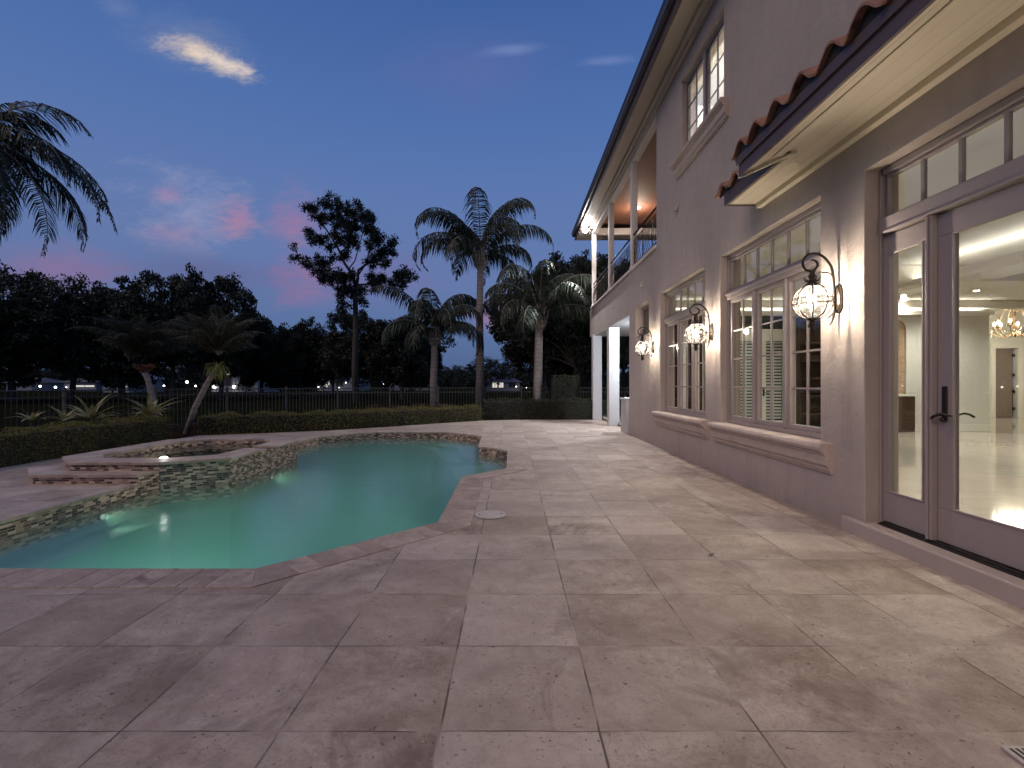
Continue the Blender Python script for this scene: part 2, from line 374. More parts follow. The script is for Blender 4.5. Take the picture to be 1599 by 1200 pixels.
M['poollens'] = emis('pool_light_lens', (.75,1,.9), .5)
M['spalens'] = emis('spa_light_lens', (.95,1,.95), 5)
M['brass'] = simple('gilded_metal', (.22,.14,.08), .35, .8, var=.3)
M['crystal'] = glass('crystal_drops', 1.7, boost=2.0)
M['pvc'] = simple('cream_plastic_lid', (.46,.41,.37), .5)

# ================================================================== CAMERA
cam = bpy.data.cameras.new('camera'); cam.sensor_width = 36; cam.lens = 36*F/1599; cam.clip_end = 3000; cam.clip_start = .05
co = bpy.data.objects.new('camera', cam); co.location = (0,0,H); co.rotation_euler = (R(90),0,0); col.objects.link(co); scene.camera = co

# ================================================================== WORLD
w = bpy.data.worlds.new('World'); scene.world = w; w.use_nodes = True; w.node_tree.nodes.clear(); t = NT(w.node_tree)
wo = t.n('ShaderNodeOutputWorld'); bg = t.n('ShaderNodeBackground'); t.nt.links.new(bg.outputs[0], wo.inputs[0])
sky = t.n('ShaderNodeTexSky', sky_type='NISHITA', sun_disc=False, sun_elevation=R(1.0), sun_rotation=R(205), altitude=0, air_density=1.0, dust_density=.6, ozone_density=3.0)
gen = t.n('ShaderNodeTexCoord').outputs['Generated']; sp = t.n('ShaderNodeSeparateXYZ', {0: gen})
def lin(r, g, b): return tuple(((q/255)/12.92 if q/255 <= .04045 else ((q/255+.055)/1.055)**2.4) for q in (r,g,b))
grad = t.ramp(sp.outputs[2], [(0.0, lin(70,98,140)), (.10, lin(88,112,160)), (.20, lin(100,121,170)), (.33, lin(96,122,176)), (.46, lin(82,114,174)), (.62, lin(64,98,160)), (1.0, lin(48,76,132))])
skyc = t.mix(.06, grad, t.mix(1.0, sky.outputs[0], (.35,.35,.35), 'MULTIPLY'))
yy = t.m('MAXIMUM', sp.outputs[1], .08); u = t.m('DIVIDE', sp.outputs[0], yy); v = t.m('DIVIDE', sp.outputs[2], yy)
front = t.ss(sp.outputs[1], .1, .3)
uvv = t.n('ShaderNodeCombineXYZ', {0: u, 1: v}).outputs[0]
wn = t.n('ShaderNodeTexNoise', {'Vector': t.n('ShaderNodeMapping', {'Vector': uvv, 'Scale': (1,2.2,1), 'Rotation': (0,0,R(12))}).outputs[0], 'Scale': 7.0, 'Detail': 7.0, 'Roughness': .62, 'Distortion': .5}).outputs[0]
wn2 = t.noise(uvv, 2.2, 5, .6, .3)
wn3 = t.n('ShaderNodeTexNoise', {'Vector': t.n('ShaderNodeMapping', {'Vector': uvv, 'Scale': (1,2.6,1), 'Rotation': (0,0,R(16))}).outputs[0], 'Scale': 22.0, 'Detail': 8.0, 'Roughness': .7, 'Distortion': 1.2}).outputs[0]
nn = t.m('SUBTRACT', t.m('ADD', t.m('ADD', t.m('MULTIPLY', wn, .55), t.m('MULTIPLY', wn3, .35)), t.m('MULTIPLY', wn2, .25)), .575)
def patch(base, px, py, a, b, ang, colr, st, k=2.4, inner=.0):
    u0, v0 = (px-799.5)/F, (600-py)/F; ca, sa = math.cos(R(ang)), math.sin(R(ang))
    du = t.m('SUBTRACT', u, u0); dv = t.m('SUBTRACT', v, v0)
    e = t.m('DIVIDE', t.m('ADD', t.m('MULTIPLY', du, ca), t.m('MULTIPLY', dv, sa)), a/F)
    f = t.m('DIVIDE', t.m('SUBTRACT', t.m('MULTIPLY', dv, ca), t.m('MULTIPLY', du, sa)), b/F)
    d = t.m('SQRT', t.m('ADD', t.m('MULTIPLY', e, e), t.m('MULTIPLY', f, f)))
    d = t.m('ADD', d, t.m('MULTIPLY', nn, k))
    mk = t.m('MULTIPLY', t.m('SUBTRACT', 1, t.ss(d, inner, 1.15)), t.m('MULTIPLY', front, st))
    return t.mix(mk, base, lin(*colr))
c = skyc
c = patch(c, 290, 335, 150, 80, -8, (150,154,188), .75, 4.0, -.4)
c = patch(c, 740, 110, 170, 80, 0, (98,108,166), .4, 1.5)
c = patch(c, 330, 425, 200, 42, -8, (98,98,142), .6, 3.0, -.2)
c = patch(c, 90, 425, 150, 55, 0, (146,112,150), .6, 2.2)
c = patch(c, 550, 430, 200, 60, 0, (120,108,158), .45, 1.6)
c = patch(c, 371, 345, 46, 44, 20, (186,126,150), .6, 3.6, -.25)
c = patch(c, 262, 305, 36, 20, 0, (170,130,165), .45, 2.6)
c = patch(c, 270, 365, 70, 26, 0, (160,125,158), .4, 3.5, -.2)
c = patch(c, 456, 350, 54, 70, 0, (176,120,152), .6, 3.2, -.25)
c = patch(c, 480, 446, 80, 44, 0, (158,116,154), .55, 4.5, -.2)
c = patch(c, 800, 490, 70, 36, 0, (190,120,140), .6, 1.6)
c = patch(c, 184, 12, 44, 24, -20, (110,130,175), .55, 1.8)
c = patch(c, 300, 70, 120, 50, -18, (120,135,172), .55, 2.2)
c = patch(c, 322, 86, 78, 26, -19, (224,204,186), 1.0, 4.2, -.5)
c = patch(c, 345, 95, 60, 14, -19, (240,222,205), .8, 3.0, -.3)
c = patch(c, 800, 78, 60, 12, 6, (130,150,195), .45, 1.8)
c = patch(c, 945, 95, 55, 10, 4, (130,145,195), .4, 1.8)
t.nt.links.new(c, bg.inputs[0]); bg.inputs[1].default_value = 1.0
# soft afterglow in place of the sun, which has set
lamp('afterglow_sun', 'SUN', (-14,-10,16), 1.3, (1,.745,.55), aim=(0,0,0), angle=R(50))

# ================================================================== GROUND, DECK
def sheet(name, outer, holes, z, mat, parent=None):
    loops = [[Vector((x,y,0)) for x,y in outer]] + [[Vector((x,y,0)) for x,y in hl] for hl in holes]
    tris = tessellate_polygon(loops); pts = [p for l in loops for p in l]
    mb = MB(); mb.v = [(p.x,p.y,z) for p in pts]
    for tr in tris:
        a,b,c_ = (pts[i] for i in tr); ar = (b.x-a.x)*(c_.y-a.y)-(c_.x-a.x)*(b.y-a.y)
        mb.f.append(tuple(tr) if ar > 0 else tuple(tr)[::-1])
    return mb.build(name, mat, parent)
POOL = [(-4.95,3.495),(-1.82,3.495),(-.69,4.69),(-.69,6.97),(-.07,7.70),(-.07,9.78),(-.70,10.45),(-.74,12.5),(-1.75,13.47),(-3.70,13.56),(-4.88,12.4),(-4.92,10.15),(-4.80,10.15),(-4.13,9.45),(-4.13,7.2),(-4.85,6.78),(-4.95,6.5)]
SPA  = [(-6.10,6.78),(-4.85,6.78),(-4.13,7.2),(-4.13,9.45),(-4.80,10.15),(-6.10,10.15),(-6.65,9.5),(-6.65,7.3)]
SPAI = [(-5.95,7.17),(-4.98,7.17),(-4.50,7.5),(-4.50,9.2),(-4.85,9.6),(-5.9,9.6),(-6.25,9.25),(-6.25,7.5)]
DECK = [(-8.1,-5),(9,-5),(9,18.2),(0,18.2),(-1.08,17.8),(-2.44,16.6),(-4.0,15.05),(-5.2,14.05),(-6.6,13.3),(-8.1,12.7)]
hole = POOL[:12] + [(-6.3,9.9),(-6.5,9.4),(-6.5,7.35),(-6.05,6.9)] + [POOL[16]]
hole = POOL[:12] + [(-5.5,10.0),(-6.4,9.4),(-6.4,7.4),(-5.9,6.9),(-4.97,6.9)]
tag(sheet('lawn', [(-700,-60),(700,-60),(700,900),(-700,900)], [hole], -.06, M['lawn']), 'dark lawn running out behind the fence to the far houses', 'lawn', kind='structure')
tag(sheet('patio', DECK, [hole], 0.0, M['paving']), 'pink beige travertine patio around the pool and along the house', 'patio', kind='structure')
bed = MB(); bed.prism([(-8.12,-5),(-8.12,12.7),(-6.6,13.32),(-5.2,14.07),(-4.0,15.07),(-2.44,16.62),(-1.08,17.82),(0,18.22),(9,18.22),(9,22),(-2,22),(-8,18.5),(-13,15),(-14,-5)], -.3, -.02)
tag(bed.build('planting_bed', M['mulch']), 'dark mulch planting bed between the patio and the fence', 'planting bed', kind='structure')

# ================================================================== POOL
pool = empty('swimming_pool', 'freeform swimming pool with angled corners and mosaic waterline sunk in the patio', 'pool', loc=(0,0,0))
def wallband(poly, idx, z0, z1, inward=0.0):
    mb = MB(); mb.uv = []; d = 0
    for i in idx:
        a = poly[i]; b = poly[(i+1) % len(poly)]; L = math.dist(a, b)
        mb.face([(a[0],a[1],z0),(b[0],b[1],z0),(b[0],b[1],z1),(a[0],a[1],z1)])
        mb.uv += [(d,z0+1),(d+L,z0+1),(d+L,z1+1),(d,z1+1)]; d += L
    return mb
wallband(POOL, [i for i in range(len(POOL)) if i not in (12,13,14)], -.33, -.001).build('waterline_tile', M['mosaic'], pool)
b = MB(); b.prism(POOL, -1.65, -1.5, bottom=True, top=True)
for i in range(len(POOL)):
    a = POOL[i]; c_ = POOL[(i+1) % len(POOL)]
    b.face([(a[0],a[1],-1.6),(c_[0],c_[1],-1.6),(c_[0],c_[1],-.33),(a[0],a[1],-.33)])
b.build('basin', M['plaster'], pool)
def offset_strip(a, b, w, na, nb):       # quad outward of edge a-b using vertex normals
    return [a, b, (b[0]+nb[0]*w, b[1]+nb[1]*w), (a[0]+na[0]*w, a[1]+na[1]*w)]
def vnorm(poly, i):                      # outward mitre for CCW polygon
    n = len(poly); a = Vector(poly[i-1]); b = Vector(poly[i]); c_ = Vector(poly[(i+1)%n])
    d1 = (b-a).normalized(); d2 = (c_-b).normalized()
    n1 = Vector((d1.y,-d1.x)); n2 = Vector((d2.y,-d2.x)); m_ = (n1+n2); m_ = m_/max(.5, m_.dot(n1)); return m_
def coping(poly, edges, w, z0, z1, step, name, parent, lip=.02, sgn=1, gap=.004):
    mb = MB()
    for i in edges:
        j = (i+1) % len(poly)
        a, b = Vector(poly[i]), Vector(poly[j]); na, nb = vnorm(poly, i)*sgn, vnorm(poly, j)*sgn
        L = (b-a).length; n = max(1, round(L/step)); 
        for k in range(n):
            t0 = k/n + gap/2/L; t1 = (k+1)/n - gap/2/L
            d = (b-a)/L; nr = Vector((d.y,-d.x))*sgn
            def inn(tt): return a+(b-a)*tt - nr*lip
            oa, ob = a+na*w, b+nb*w
            def outp(tt):
                # joints square to the edge, mitred only at the corners
                if tt < .5/n: return oa if k == 0 else a+(b-a)*tt+nr*w
                return a+(b-a)*tt+nr*w
            q0, q1 = inn(t0), inn(t1)
            p0 = oa if k == 0 else a+(b-a)*t0+nr*w
            p1 = ob if k == n-1 else a+(b-a)*t1+nr*w
            if k == 0: q0 = a - na*lip
            if k == n-1: q1 = b - nb*lip
            mb.prism([tuple(q0),tuple(q1),tuple(p1),tuple(p0)], z0, z1 + random.uniform(-.0008,.0008))
    return mb.build(name, M['coping'], parent, bevel=.004)
random.seed(3)
coping(POOL, [0,1], .30, -.035, .008, .185, 'coping', pool)
coping(POOL, [2,3,4,5,6,7,8,9,10], .30, -.035, .008, .46, 'coping', pool)
coping(POOL, [16], .045, -.03, .010, .9, 'coping', pool)
wtr = MB(); wtr.prism([(POOL[i][0]+vnorm(POOL,i).x*.012, POOL[i][1]+vnorm(POOL,i).y*.012) for i in range(len(POOL))], -1.51, -.15)
tag(wtr.build('water', M['water']), 'still green blue water glowing in the swimming pool', 'water', kind='structure')
# steps in the far right corner of the pool
st = MB(); st.prism([(-.71,10.47),(-.75,12.48),(-1.74,13.44),(-2.5,13.4),(-1.9,12.3),(-1.5,10.9)], -.55, -.38)
st.prism([(-.71,10.47),(-.75,12.48),(-1.74,13.42),(-2.0,13.0),(-1.35,12.3),(-1.1,10.7)], -.375, -.27)
st.prism([(-.1,7.74),(-.1,9.76),(-.69,10.4),(-.72,10.9),(-1.3,10.2),(-.75,8.0)], -.62, -.42)
st.build('underwater_step', M['plaster'], pool, bevel=.01)
bn_ = MB(); bn_.box(-4.948,-4.50,3.50,6.49,-1.49,-.42); bn_.build('underwater_bench', M['plaster'], pool, bevel=.02)
for (x, y, z, dx, dy) in ((-4.94,5.9,-.27,1,0),(-4.12,8.38,-.27,1,0),(-3.1,3.51,-.65,0,1),(-.71,5.9,-.65,-1,0)):  # last two fixtures are unseen, added for the water glow
    d = Vector((dx,dy,0)).normalized()
    lm = MB(); lm.tube([(x,y,z),(x+d.x*.02,y+d.y*.02,z)], .045, 20)
    l1 = lm.build('pool_light', M['iron'], pool)
    lm = MB(); lm.tube([(x+d.x*.02,y+d.y*.02,z),(x+d.x*.028,y+d.y*.028,z)], .032, 20); lm.build('lens', M['poollens'], l1)
POOLW = 20
def plamp(loc, e, aim, size=.2, spread=R(92)):
    o = lamp('pool_lamp', 'AREA', loc, e, (.78,1.0,.76), pool, aim=aim, size=size, shape='DISK'); o.data.spread = spread; return o
plamp((-4.90,5.9,-.27), 1.0, (0,5.9,-.9), .05); plamp((-4.08,8.38,-.27), 1.2, (0,8.4,-.9), .05)
plamp((-3.4,3.56,-.65), POOLW*3.9, (-3.6,8,-3.4)); plamp((-.76,6.2,-.8), POOLW*.22, (-6,7.4,-.9))  # unseen near and right wall lamps, added to make the water glow

# ================================================================== SPA and steps
spa = empty('spa', 'raised octagonal spa faced with mosaic and topped with travertine beside the pool', 'hot tub')
ZS = .25
wallband(SPA, range(len(SPA)), -.33, ZS-.04).build('mosaic_wall', M['mosaic'], spa)
# top ring: coping slabs between outer and inner octagon, open at the spillway
ring = MB(); n = len(SPA); random.seed(5)
def lerp2(a, b, t_): return (a[0]+(b[0]-a[0])*t_, a[1]+(b[1]-a[1])*t_)
def outl(i, e=.03):
    m_ = vnorm(SPA, i); return (SPA[i][0]+m_.x*e, SPA[i][1]+m_.y*e)
for i in range(n):
    j = (i+1) % n; oa, ob = outl(i), outl(j); ia, ib = SPAI[i], SPAI[j]
    L = math.dist(oa, ob); k = max(1, round(L/.42))
    cuts = [q/k for q in range(k+1)]
    if i == 2: cuts = [0,.16,.31,.45,'gap',.60,.80,1.0]
    prev = None
    for q in range(len(cuts)-1):
        if cuts[q] == 'gap' or cuts[q+1] == 'gap': continue
        t0, t1 = cuts[q]+.002/L, cuts[q+1]-.002/L
        ring.prism([lerp2(oa,ob,t0), lerp2(oa,ob,t1), lerp2(ia,ib,t1), lerp2(ia,ib,t0)], ZS-.04, ZS+random.uniform(-.001,.001))
ring.build('coping', M['coping'], spa, bevel=.005)
sw = MB(); sw.box(-4.52,-4.10,8.20,8.58,.10,.135); sw.build('spillway', M['coping'], spa, bevel=.005)
sb = MB(); sb.prism(SPAI, -.7, -.6)
for i in range(n):
    a, b_ = SPAI[i], SPAI[(i+1)%n]; sb.face([(a[0],a[1],-.65),(b_[0],b_[1],-.65),(b_[0],b_[1],-.03),(a[0],a[1],-.03)])
sb.build('basin', M['spaplaster'], spa)
wallband(SPAI, range(n), -.03, ZS-.04).build('inner_tile', M['mosaic'], spa)
fill = MB()   # masonry between the shells
for i in range(n):
    j = (i+1) % n; e = -.012
    f = lambda P, q, s: (P[q][0]+vnorm(P,q).x*s, P[q][1]+vnorm(P,q).y*s)
    if i == 2:
        a0,b0,a1,b1 = f(SPA,i,e),f(SPA,j,e),f(SPAI,i,.012),f(SPAI,j,.012)
        for (t0,t1,zt) in ((0,.445,ZS-.05),(.445,.605,.095),(.605,1,ZS-.05)):
            fill.prism([lerp2(a0,b0,t0),lerp2(a0,b0,t1),lerp2(a1,b1,t1),lerp2(a1,b1,t0)], -.3, zt)
    else: fill.prism([f(SPA,i,e),f(SPA,j,e),f(SPAI,j,.012),f(SPAI,i,.012)], -.3, ZS-.05)
fill.build('masonry_core', M['coping'], spa)
sd = MB(); sd.uv = None
sd2 = MB(); sd2.prism([(-6.37,6.47),(-4.93,6.47),(-4.87,6.79),(-6.08,6.79),(-6.68,7.28),(-6.95,7.05)], .09, .13)
sd2.build('step_tread', M['coping'], spa, bevel=.006)
stp = [(-6.34,6.50),(-4.935,6.50),(-4.875,6.785),(-6.08,6.785),(-6.66,7.28),(-6.90,7.04)]
wallband(stp, [0,1,5], -.01, .09).build('step_riser', M['mosaic'], spa)
wsp = MB(); wsp.prism([(x*.9999,y) for x,y in SPAI], .128, .15, bottom=False)
tag(wsp.build('water', M['spawater']), 'dark still water filling the raised spa', 'water', kind='structure')
lt = MB(); lt.lathe([(.0,.028),(.03,.026),(.05,.016),(.058,0)][::-1], (-5.02,7.26,ZS), 20)
lt2 = MB(); lt2.lathe([(.075,0),(.072,.008),(.055,.012)], (-5.02,7.26,ZS), 20)
lf = MB(); lf.lathe([(.0,-.02),(.07,-.02),(.075,.004),(.06,.010)], (-5.02,7.08,ZS+.0), 20); hl = lf.build('spa_light', M['pvc'], spa)
lt = MB(); lt.lathe([(.055,.008),(.045,.022),(.025,.032),(0,.036)], (-5.02,7.08,ZS), 20); lt.build('lens', M['spalens'], hl, smooth=True)
lamp('spa_lamp', 'POINT', (-5.02,7.08,ZS+.09), .7, (.95,1,.95), spa, shadow_soft_size=.04)
lamp('spa_underwater_lamp', 'POINT', (-5.9,8.6,-.1), 1.2, (.9,.85,.7), spa, shadow_soft_size=.08)

# patio fittings
lid = MB(); lx, ly = gp(766,805); lid.lathe([(.0,.002),(.150,.002),(.158,.004),(.160,.010),(.152,.014),(.146,.011),(.0,.011)], (lx,ly,0), 40)
sk = lid.build('skimmer_lid', M['pvc'], smooth=False); tag(sk, 'round cream skimmer lid set in the patio near the pool edge', 'lid')
for s in (-1,1): sc = MB(); sc.lathe([(.010,.0115),(.010,.0135),(0,.0135)], (lx+s*.11,ly+.02*s,0), 10); sc.build('screw', M['black'], sk)
dr = MB(); dr.box(1.775,1.96,1.66,1.785,.002,.012)
dro = dr.build('drain_cover', M['pvc'], bevel=.003); tag(dro, 'small grey drain cover at the near right corner of the patio', 'drain cover')
s2 = MB(); [s2.box(1.79+.022*i,1.80+.022*i,1.675,1.77,.0125,.0135) for i in range(7)]; s2.build('slot', M['black'], dro)

for i,(px,py,lab) in enumerate(((1110,868,'curled dry brown leaf on a paving joint in front of the glass doors'),(1104,733,'small dark dry leaf against the foot of the house wall'),(885,743,'tiny dry leaf lying mid patio toward the portico'))):
    lx_, ly_ = gp(px,py); lfm = MB(); r_ = .035 if i == 0 else .03; aa = 1.1*i+.5
    for q in range(6):
        f0, f1 = q/6, (q+1)/6; w0, w1 = .45*math.sin(f0*math.pi), .45*math.sin(f1*math.pi); P0 = lambda f, w_: (math.cos(aa)*(f-.5)*2*r_-math.sin(aa)*w_*r_, math.sin(aa)*(f-.5)*2*r_+math.cos(aa)*w_*r_, .004+.5*r_*(f-.5)**2*2+abs(w_)*.25*r_)
        lfm.face([P0(f0,0),P0(f0,w0),P0(f1,w1),P0(f1,0)]); lfm.face([P0(f0,-w0),P0(f0,0),P0(f1,0),P0(f1,-w1)])
    o_ = lfm.build('dry_leaf', M['darkwood']); o_.location = (lx_,ly_,0); tag(o_, lab, 'leaf')
# ================================================================== HOUSE
W, WD = 3.05, 3.20
house = empty('house', 'two storey grey stucco house with lit windows, balcony and tiled eave beside the patio', 'house', loc=(0,0,0))
def wall_yz(x0, x1, ys, zs, opens):
    ys = sorted(set([*ys] + [v for o in opens for v in o[:2]])); zs = sorted(set([*zs] + [v for o in opens for v in o[2:]]))
    ys = [y for y in ys]; mb = MB()
    def solid(i, k):
        if i < 0 or k < 0 or i >= len(ys)-1 or k >= len(zs)-1: return False
        cy, cz = (ys[i]+ys[i+1])/2, (zs[k]+zs[k+1])/2
        return not any(o[0] < cy < o[1] and o[2] < cz < o[3] for o in opens)
    for i in range(len(ys)-1):
        for k in range(len(zs)-1):
            if not solid(i,k): continue
            a,b,c_,d = ys[i],ys[i+1],zs[k],zs[k+1]
            mb.face([(x0,a,c_),(x0,a,d),(x0,b,d),(x0,b,c_)]); mb.face([(x1,a,c_),(x1,b,c_),(x1,b,d),(x1,a,d)])
            if not solid(i-1,k): mb.face([(x0,a,c_),(x1,a,c_),(x1,a,d),(x0,a,d)])
            if not solid(i+1,k): mb.face([(x0,b,c_),(x0,b,d),(x1,b,d),(x1,b,c_)])
            if not solid(i,k-1): mb.face([(x0,a,c_),(x0,b,c_),(x1,b,c_),(x1,a,c_)])
            if not solid(i,k+1): mb.face([(x0,a,d),(x1,a,d),(x1,b,d),(x0,b,d)])
    return mb
DO = (1.15,4.25,-.1,3.17); W2 = (4.86,7.19,.76,3.19); W1 = (7.76,10.10,.76,3.19); W0 = (10.95,12.12,2.45,3.2); WU = (7.08,8.85,5.36,6.76)
BAL = (10.38,19.2,4.2,7.4); POR = (12.78,19.2,-.1,3.15)
fac = wall_yz(W, W+.30, [-5,18.8], [-.05,7.6], [DO,W2,W1,W0,WU,BAL,POR])
fac.build('wall', M['stucco'], house, merge=True, dissolve=True, bevel=.022, segs=3)
# glazed units
def unit(kind, X, y0, y1, z0, z1, ft, fd, parent, mat=None):
    mb = MB(); mb.box(X,X+fd,y0,y1,z0,z0+ft).box(X,X+fd,y0,y1,z1-ft,z1).box(X,X+fd,y0,y0+ft,z0+ft,z1-ft).box(X,X+fd,y1-ft,y1,z0+ft,z1-ft)
    return mb.build(kind, mat or M['frame'], parent, bevel=.006)
def pane(X, y0, y1, z0, z1, parent):
    mb = MB(); mb.box(X,X+.006,y0,y1,z0,z1); return mb.build('pane', M['glass'], parent)
def muntins(X, y0, y1, z0, z1, nc, nr, parent, w=.022, d=.022):
    mb = MB()
    if nr == 1:
        for i in range(1,nc): y = y0+(y1-y0)*i/nc; b_ = MB(); b_.box(X,X+d,y-w/2,y+w/2,z0,z1); b_.build('glazing_bar', M['frame'], parent)
        return
    for i in range(1,nc): y = y0+(y1-y0)*i/nc; mb.box(X,X+d,y-w/2,y+w/2,z0,z1)
    for i in range(1,nr): z = z0+(z1-z0)*i/nr; mb.box(X+.003,X+d-.003,y0,y1,z-w/2,z+w/2)
    return mb.build('glazing_bars', M['frame'], parent)
def big_window(o, name, label):
    y0,y1,z0,z1 = o; X = W+.095
    wd = empty('window', parent=house); 
    if label: wd['label'] = label
    unit('frame', X, y0+.003, y1-.003, z0+.003, z1-.003, .055, .11, wd)
    tr = MB(); tr.box(X-.03,X+.10,y0+.05,y1-.05,2.545,2.655); tr.box(X-.045,X-.0305,y0+.02,y1-.02,2.60,2.632); tr.build('transom_rail', M['frame'], wd, bevel=.006)
    tz0, tz1 = 2.657, z1-.06
    unit('transom', X+.02, y0+.06, y1-.06, tz0, tz1, .035, .06, wd)
    muntins(X+.035, y0+.095, y1-.095, tz0+.035, tz1-.035, 6, 1, wd, .026, .03)
    pane(X+.048, y0+.09, y1-.09, tz0+.03, tz1-.03, wd)
    n = 3; L = (y1-y0-.12)
    for i in range(n):
        a = y0+.06+L*i/n; b = y0+.06+L*(i+1)/n
        if i: mb = MB(); mb.box(X-.012,X+.09,a-.022,a+.022,z0+.06,2.544); mb.build('mullion', M['frame'], wd, bevel=.006)
        s = unit('sash', X+.012, a+.024, b-.024, z0+.06, 2.543, .055, .06, wd)
        muntins(X+.03, a+.08, b-.08, z0+.115, 2.488, 2, 4, s, .02, .022)
        pane(X+.04, a+.075, b-.075, z0+.11, 2.493, s)
    return wd
def sill(y0, y1, z1, parent, h=.30):
    x = W+.02
    prof = [(x, z1),(x-.135,z1-.004),(x-.152,z1-.018),(x-.160,z1-.045),(x-.152,z1-.075),(x-.135,z1-.088),(x-.115,z1-.092),(x-.112,z1-.115),(x-.095,z1-.125),(x-.092,z1-.21),(x-.082,z1-.225),(x-.068,z1-.24),(x-.060,z1-.27),(x-.045,z1-.28),(x-.04,z1-h),(x,z1-h)]
    mb = MB(); mb.extrude_profile(prof, y0, y1); o = mb.build('sill', M['stone'], parent, merge=True, bevel=.004); return o
w2 = big_window(W2, 'window', 'taupe framed ground floor window nearer the glass doors'); sill(4.66,7.34,.765,w2)
w1 = big_window(W1, 'window', 'taupe framed ground floor window farther from the glass doors'); sill(7.60,10.28,.765,w1)
wd = empty('window', parent=house); wd['label'] = 'small dark high window past the farthest wall lantern'
unit('frame', W+.14, W0[0]+.003, W0[1]-.003, W0[2]+.003, W0[3]-.003, .06, .08, wd); mb = MB(); mb.box(W+.18,W+.186,W0[0]+.05,W0[1]-.05,W0[2]+.05,W0[3]-.05); mb.build('pane', M['nightglass'], wd)
# upstairs window
wu = empty('window', parent=house); wu['label'] = 'brightly lit upstairs window with grid panes over a stone sill'
X = W+.07; y0,y1,z0,z1 = WU
unit('frame', X, y0+.003, y1-.003, z0+.003, z1-.003, .055, .10, wu)
mb = MB(); mb.box(X-.01,X+.09,(y0+y1)/2-.04,(y0+y1)/2+.04,z0+.058,z1-.058); mb.build('mullion', M['frame'], wu, bevel=.005)
for a,b in ((y0+.06,(y0+y1)/2-.042),((y0+y1)/2+.042,y1-.06)):
    s = unit('sash', X+.012, a, b, z0+.06, z1-.06, .04, .055, wu, M['gutter'])
    mb = MB(); ym=(a+b)/2; mb.box(X+.028,X+.048,ym-.009,ym+.009,z0+.10,z1-.10)
    for q in (1,2): zz = z0+.10+(z1-z0-.2)*q/3; mb.box(X+.030,X+.046,a+.04,b-.04,zz-.009,zz+.009)
    mb.build('glazing_bars', M['gutter'], s); pane(X+.036, a+.035, b-.035, z0+.095, z1-.095, s)
sill(6.90,9.06,5.37,wu,.28)
# doors ------------------------------------------------------------
dr = empty('door', parent=house); dr['label'] = 'tall taupe glazed patio door with sidelight and transom'
X = WD-.03; y0,y1 = DO[0]+.003, DO[1]-.003
fr = MB(); fr.box(X,X+.13,y1-.022,y1,.13,3.165).box(X,X+.13,y0,y0+.045,.13,3.165).box(X,X+.13,y0+.045,y1-.045,3.11,3.165).box(X-.02,X+.12,y0+.045,y1-.045,2.60,2.735).box(X-.035,X-.0205,y0+.045,y1-.045,2.60,2.622)
fr.build('frame', M['frame'], dr, bevel=.006)
unit('transom', X+.03, y0+.05, y1-.05, 2.737, 3.108, .025, .05, dr); muntins(X+.04, y0+.075, y1-.075, 2.76, 3.085, 9, 1, dr, .028, .03); pane(X+.052, y0+.07, y1-.07, 2.755, 3.09, dr)
th = MB(); th.box(X-.02,X+.13,y0+.045,y1-.045,.132,.150).box(X-.045,X-.021,y0+.045,y1-.045,.132,.142); th.build('threshold', M['iron'], dr, bevel=.003)
def leaf(a, b, st, bot, top, name):
    s = MB(); XX = X+.02; s.box(XX,XX+.05,a,b,.156,.156+bot).box(XX,XX+.05,a,b,2.59-top,2.59).box(XX,XX+.05,a,a+st,.156+bot,2.59-top).box(XX,XX+.05,b-st,b,.156+bot,2.59-top)
    s = s.build(name, M['frame'], dr, bevel=.005)
    i = MB(); g = .016; za, zb = .156+bot, 2.59-top; i.box(XX-.006,XX+.012,a+st,a+st+g,za,zb).box(XX-.006,XX+.012,b-st-g,b-st,za,zb).box(XX-.006,XX+.012,a+st+g,b-st-g,za,za+g).box(XX-.006,XX+.012,a+st+g,b-st-g,zb-g,zb)
    i.build('glazing_bead', M['frame'], s, bevel=.004)
    pane(XX+.022, a+st-.01, b-st+.01, za-.01, zb+.01, s); return s
leaf(3.745, 4.223, .060, .25, .155, 'sidelight')
for ya in (3.715,):
    mb = MB(); mb.box(X-.025,X+.10,ya-.028,ya+.028,.151,2.598).box(X-.040,X-.0255,ya-.010,ya+.010,.151,2.598); mb.build('mullion', M['frame'], dr, bevel=.006)
lf1 = leaf(2.73, 3.68, .125, .25, .165, 'door_leaf'); leaf(1.77, 2.72, .125, .25, .165, 'door_leaf')
mb = MB(); mb.box(X-.02,X+.10,1.70,1.76,.151,2.598); mb.build('mullion', M['frame'], dr, bevel=.006); leaf(1.2, 1.69, .095, .25, .155, 'sidelight')
# lever handle on the leaf next to the sidelight
hy = 3.615; hz = 1.12; XX = X+.02
hd = MB(); hd.box(XX-.012,XX-.0005,hy-.022,hy+.022,hz-.07,hz+.19)
h0 = hd.build('handle', M['iron'], lf1, bevel=.008)
hd = MB(); hd.lathe([(0,0),(.02,0)],(0,0,0),6); hd = MB()
hd.tube([(XX-.010,hy,hz-.02),(XX-.06,hy,hz-.02)], .012, 12); hd.tube([(XX-.055,hy,hz-.02),(XX-.06,hy-.03,hz-.012),(XX-.058,hy-.07,hz-.018),(XX-.055,hy-.115,hz-.022)], [.012,.010,.008,.009], 10)
hd.tube([(XX-.055,hy,hz-.02),(XX-.058,hy+.03,hz-.03),(XX-.058,hy+.055,hz-.05)], [.012,.012,.010], 10)
hd.tube([(XX-.010,hy,hz-.055),(XX-.035,hy,hz-.055)], .017, 14); hd.build('lever', M['iron'], h0, smooth=True)
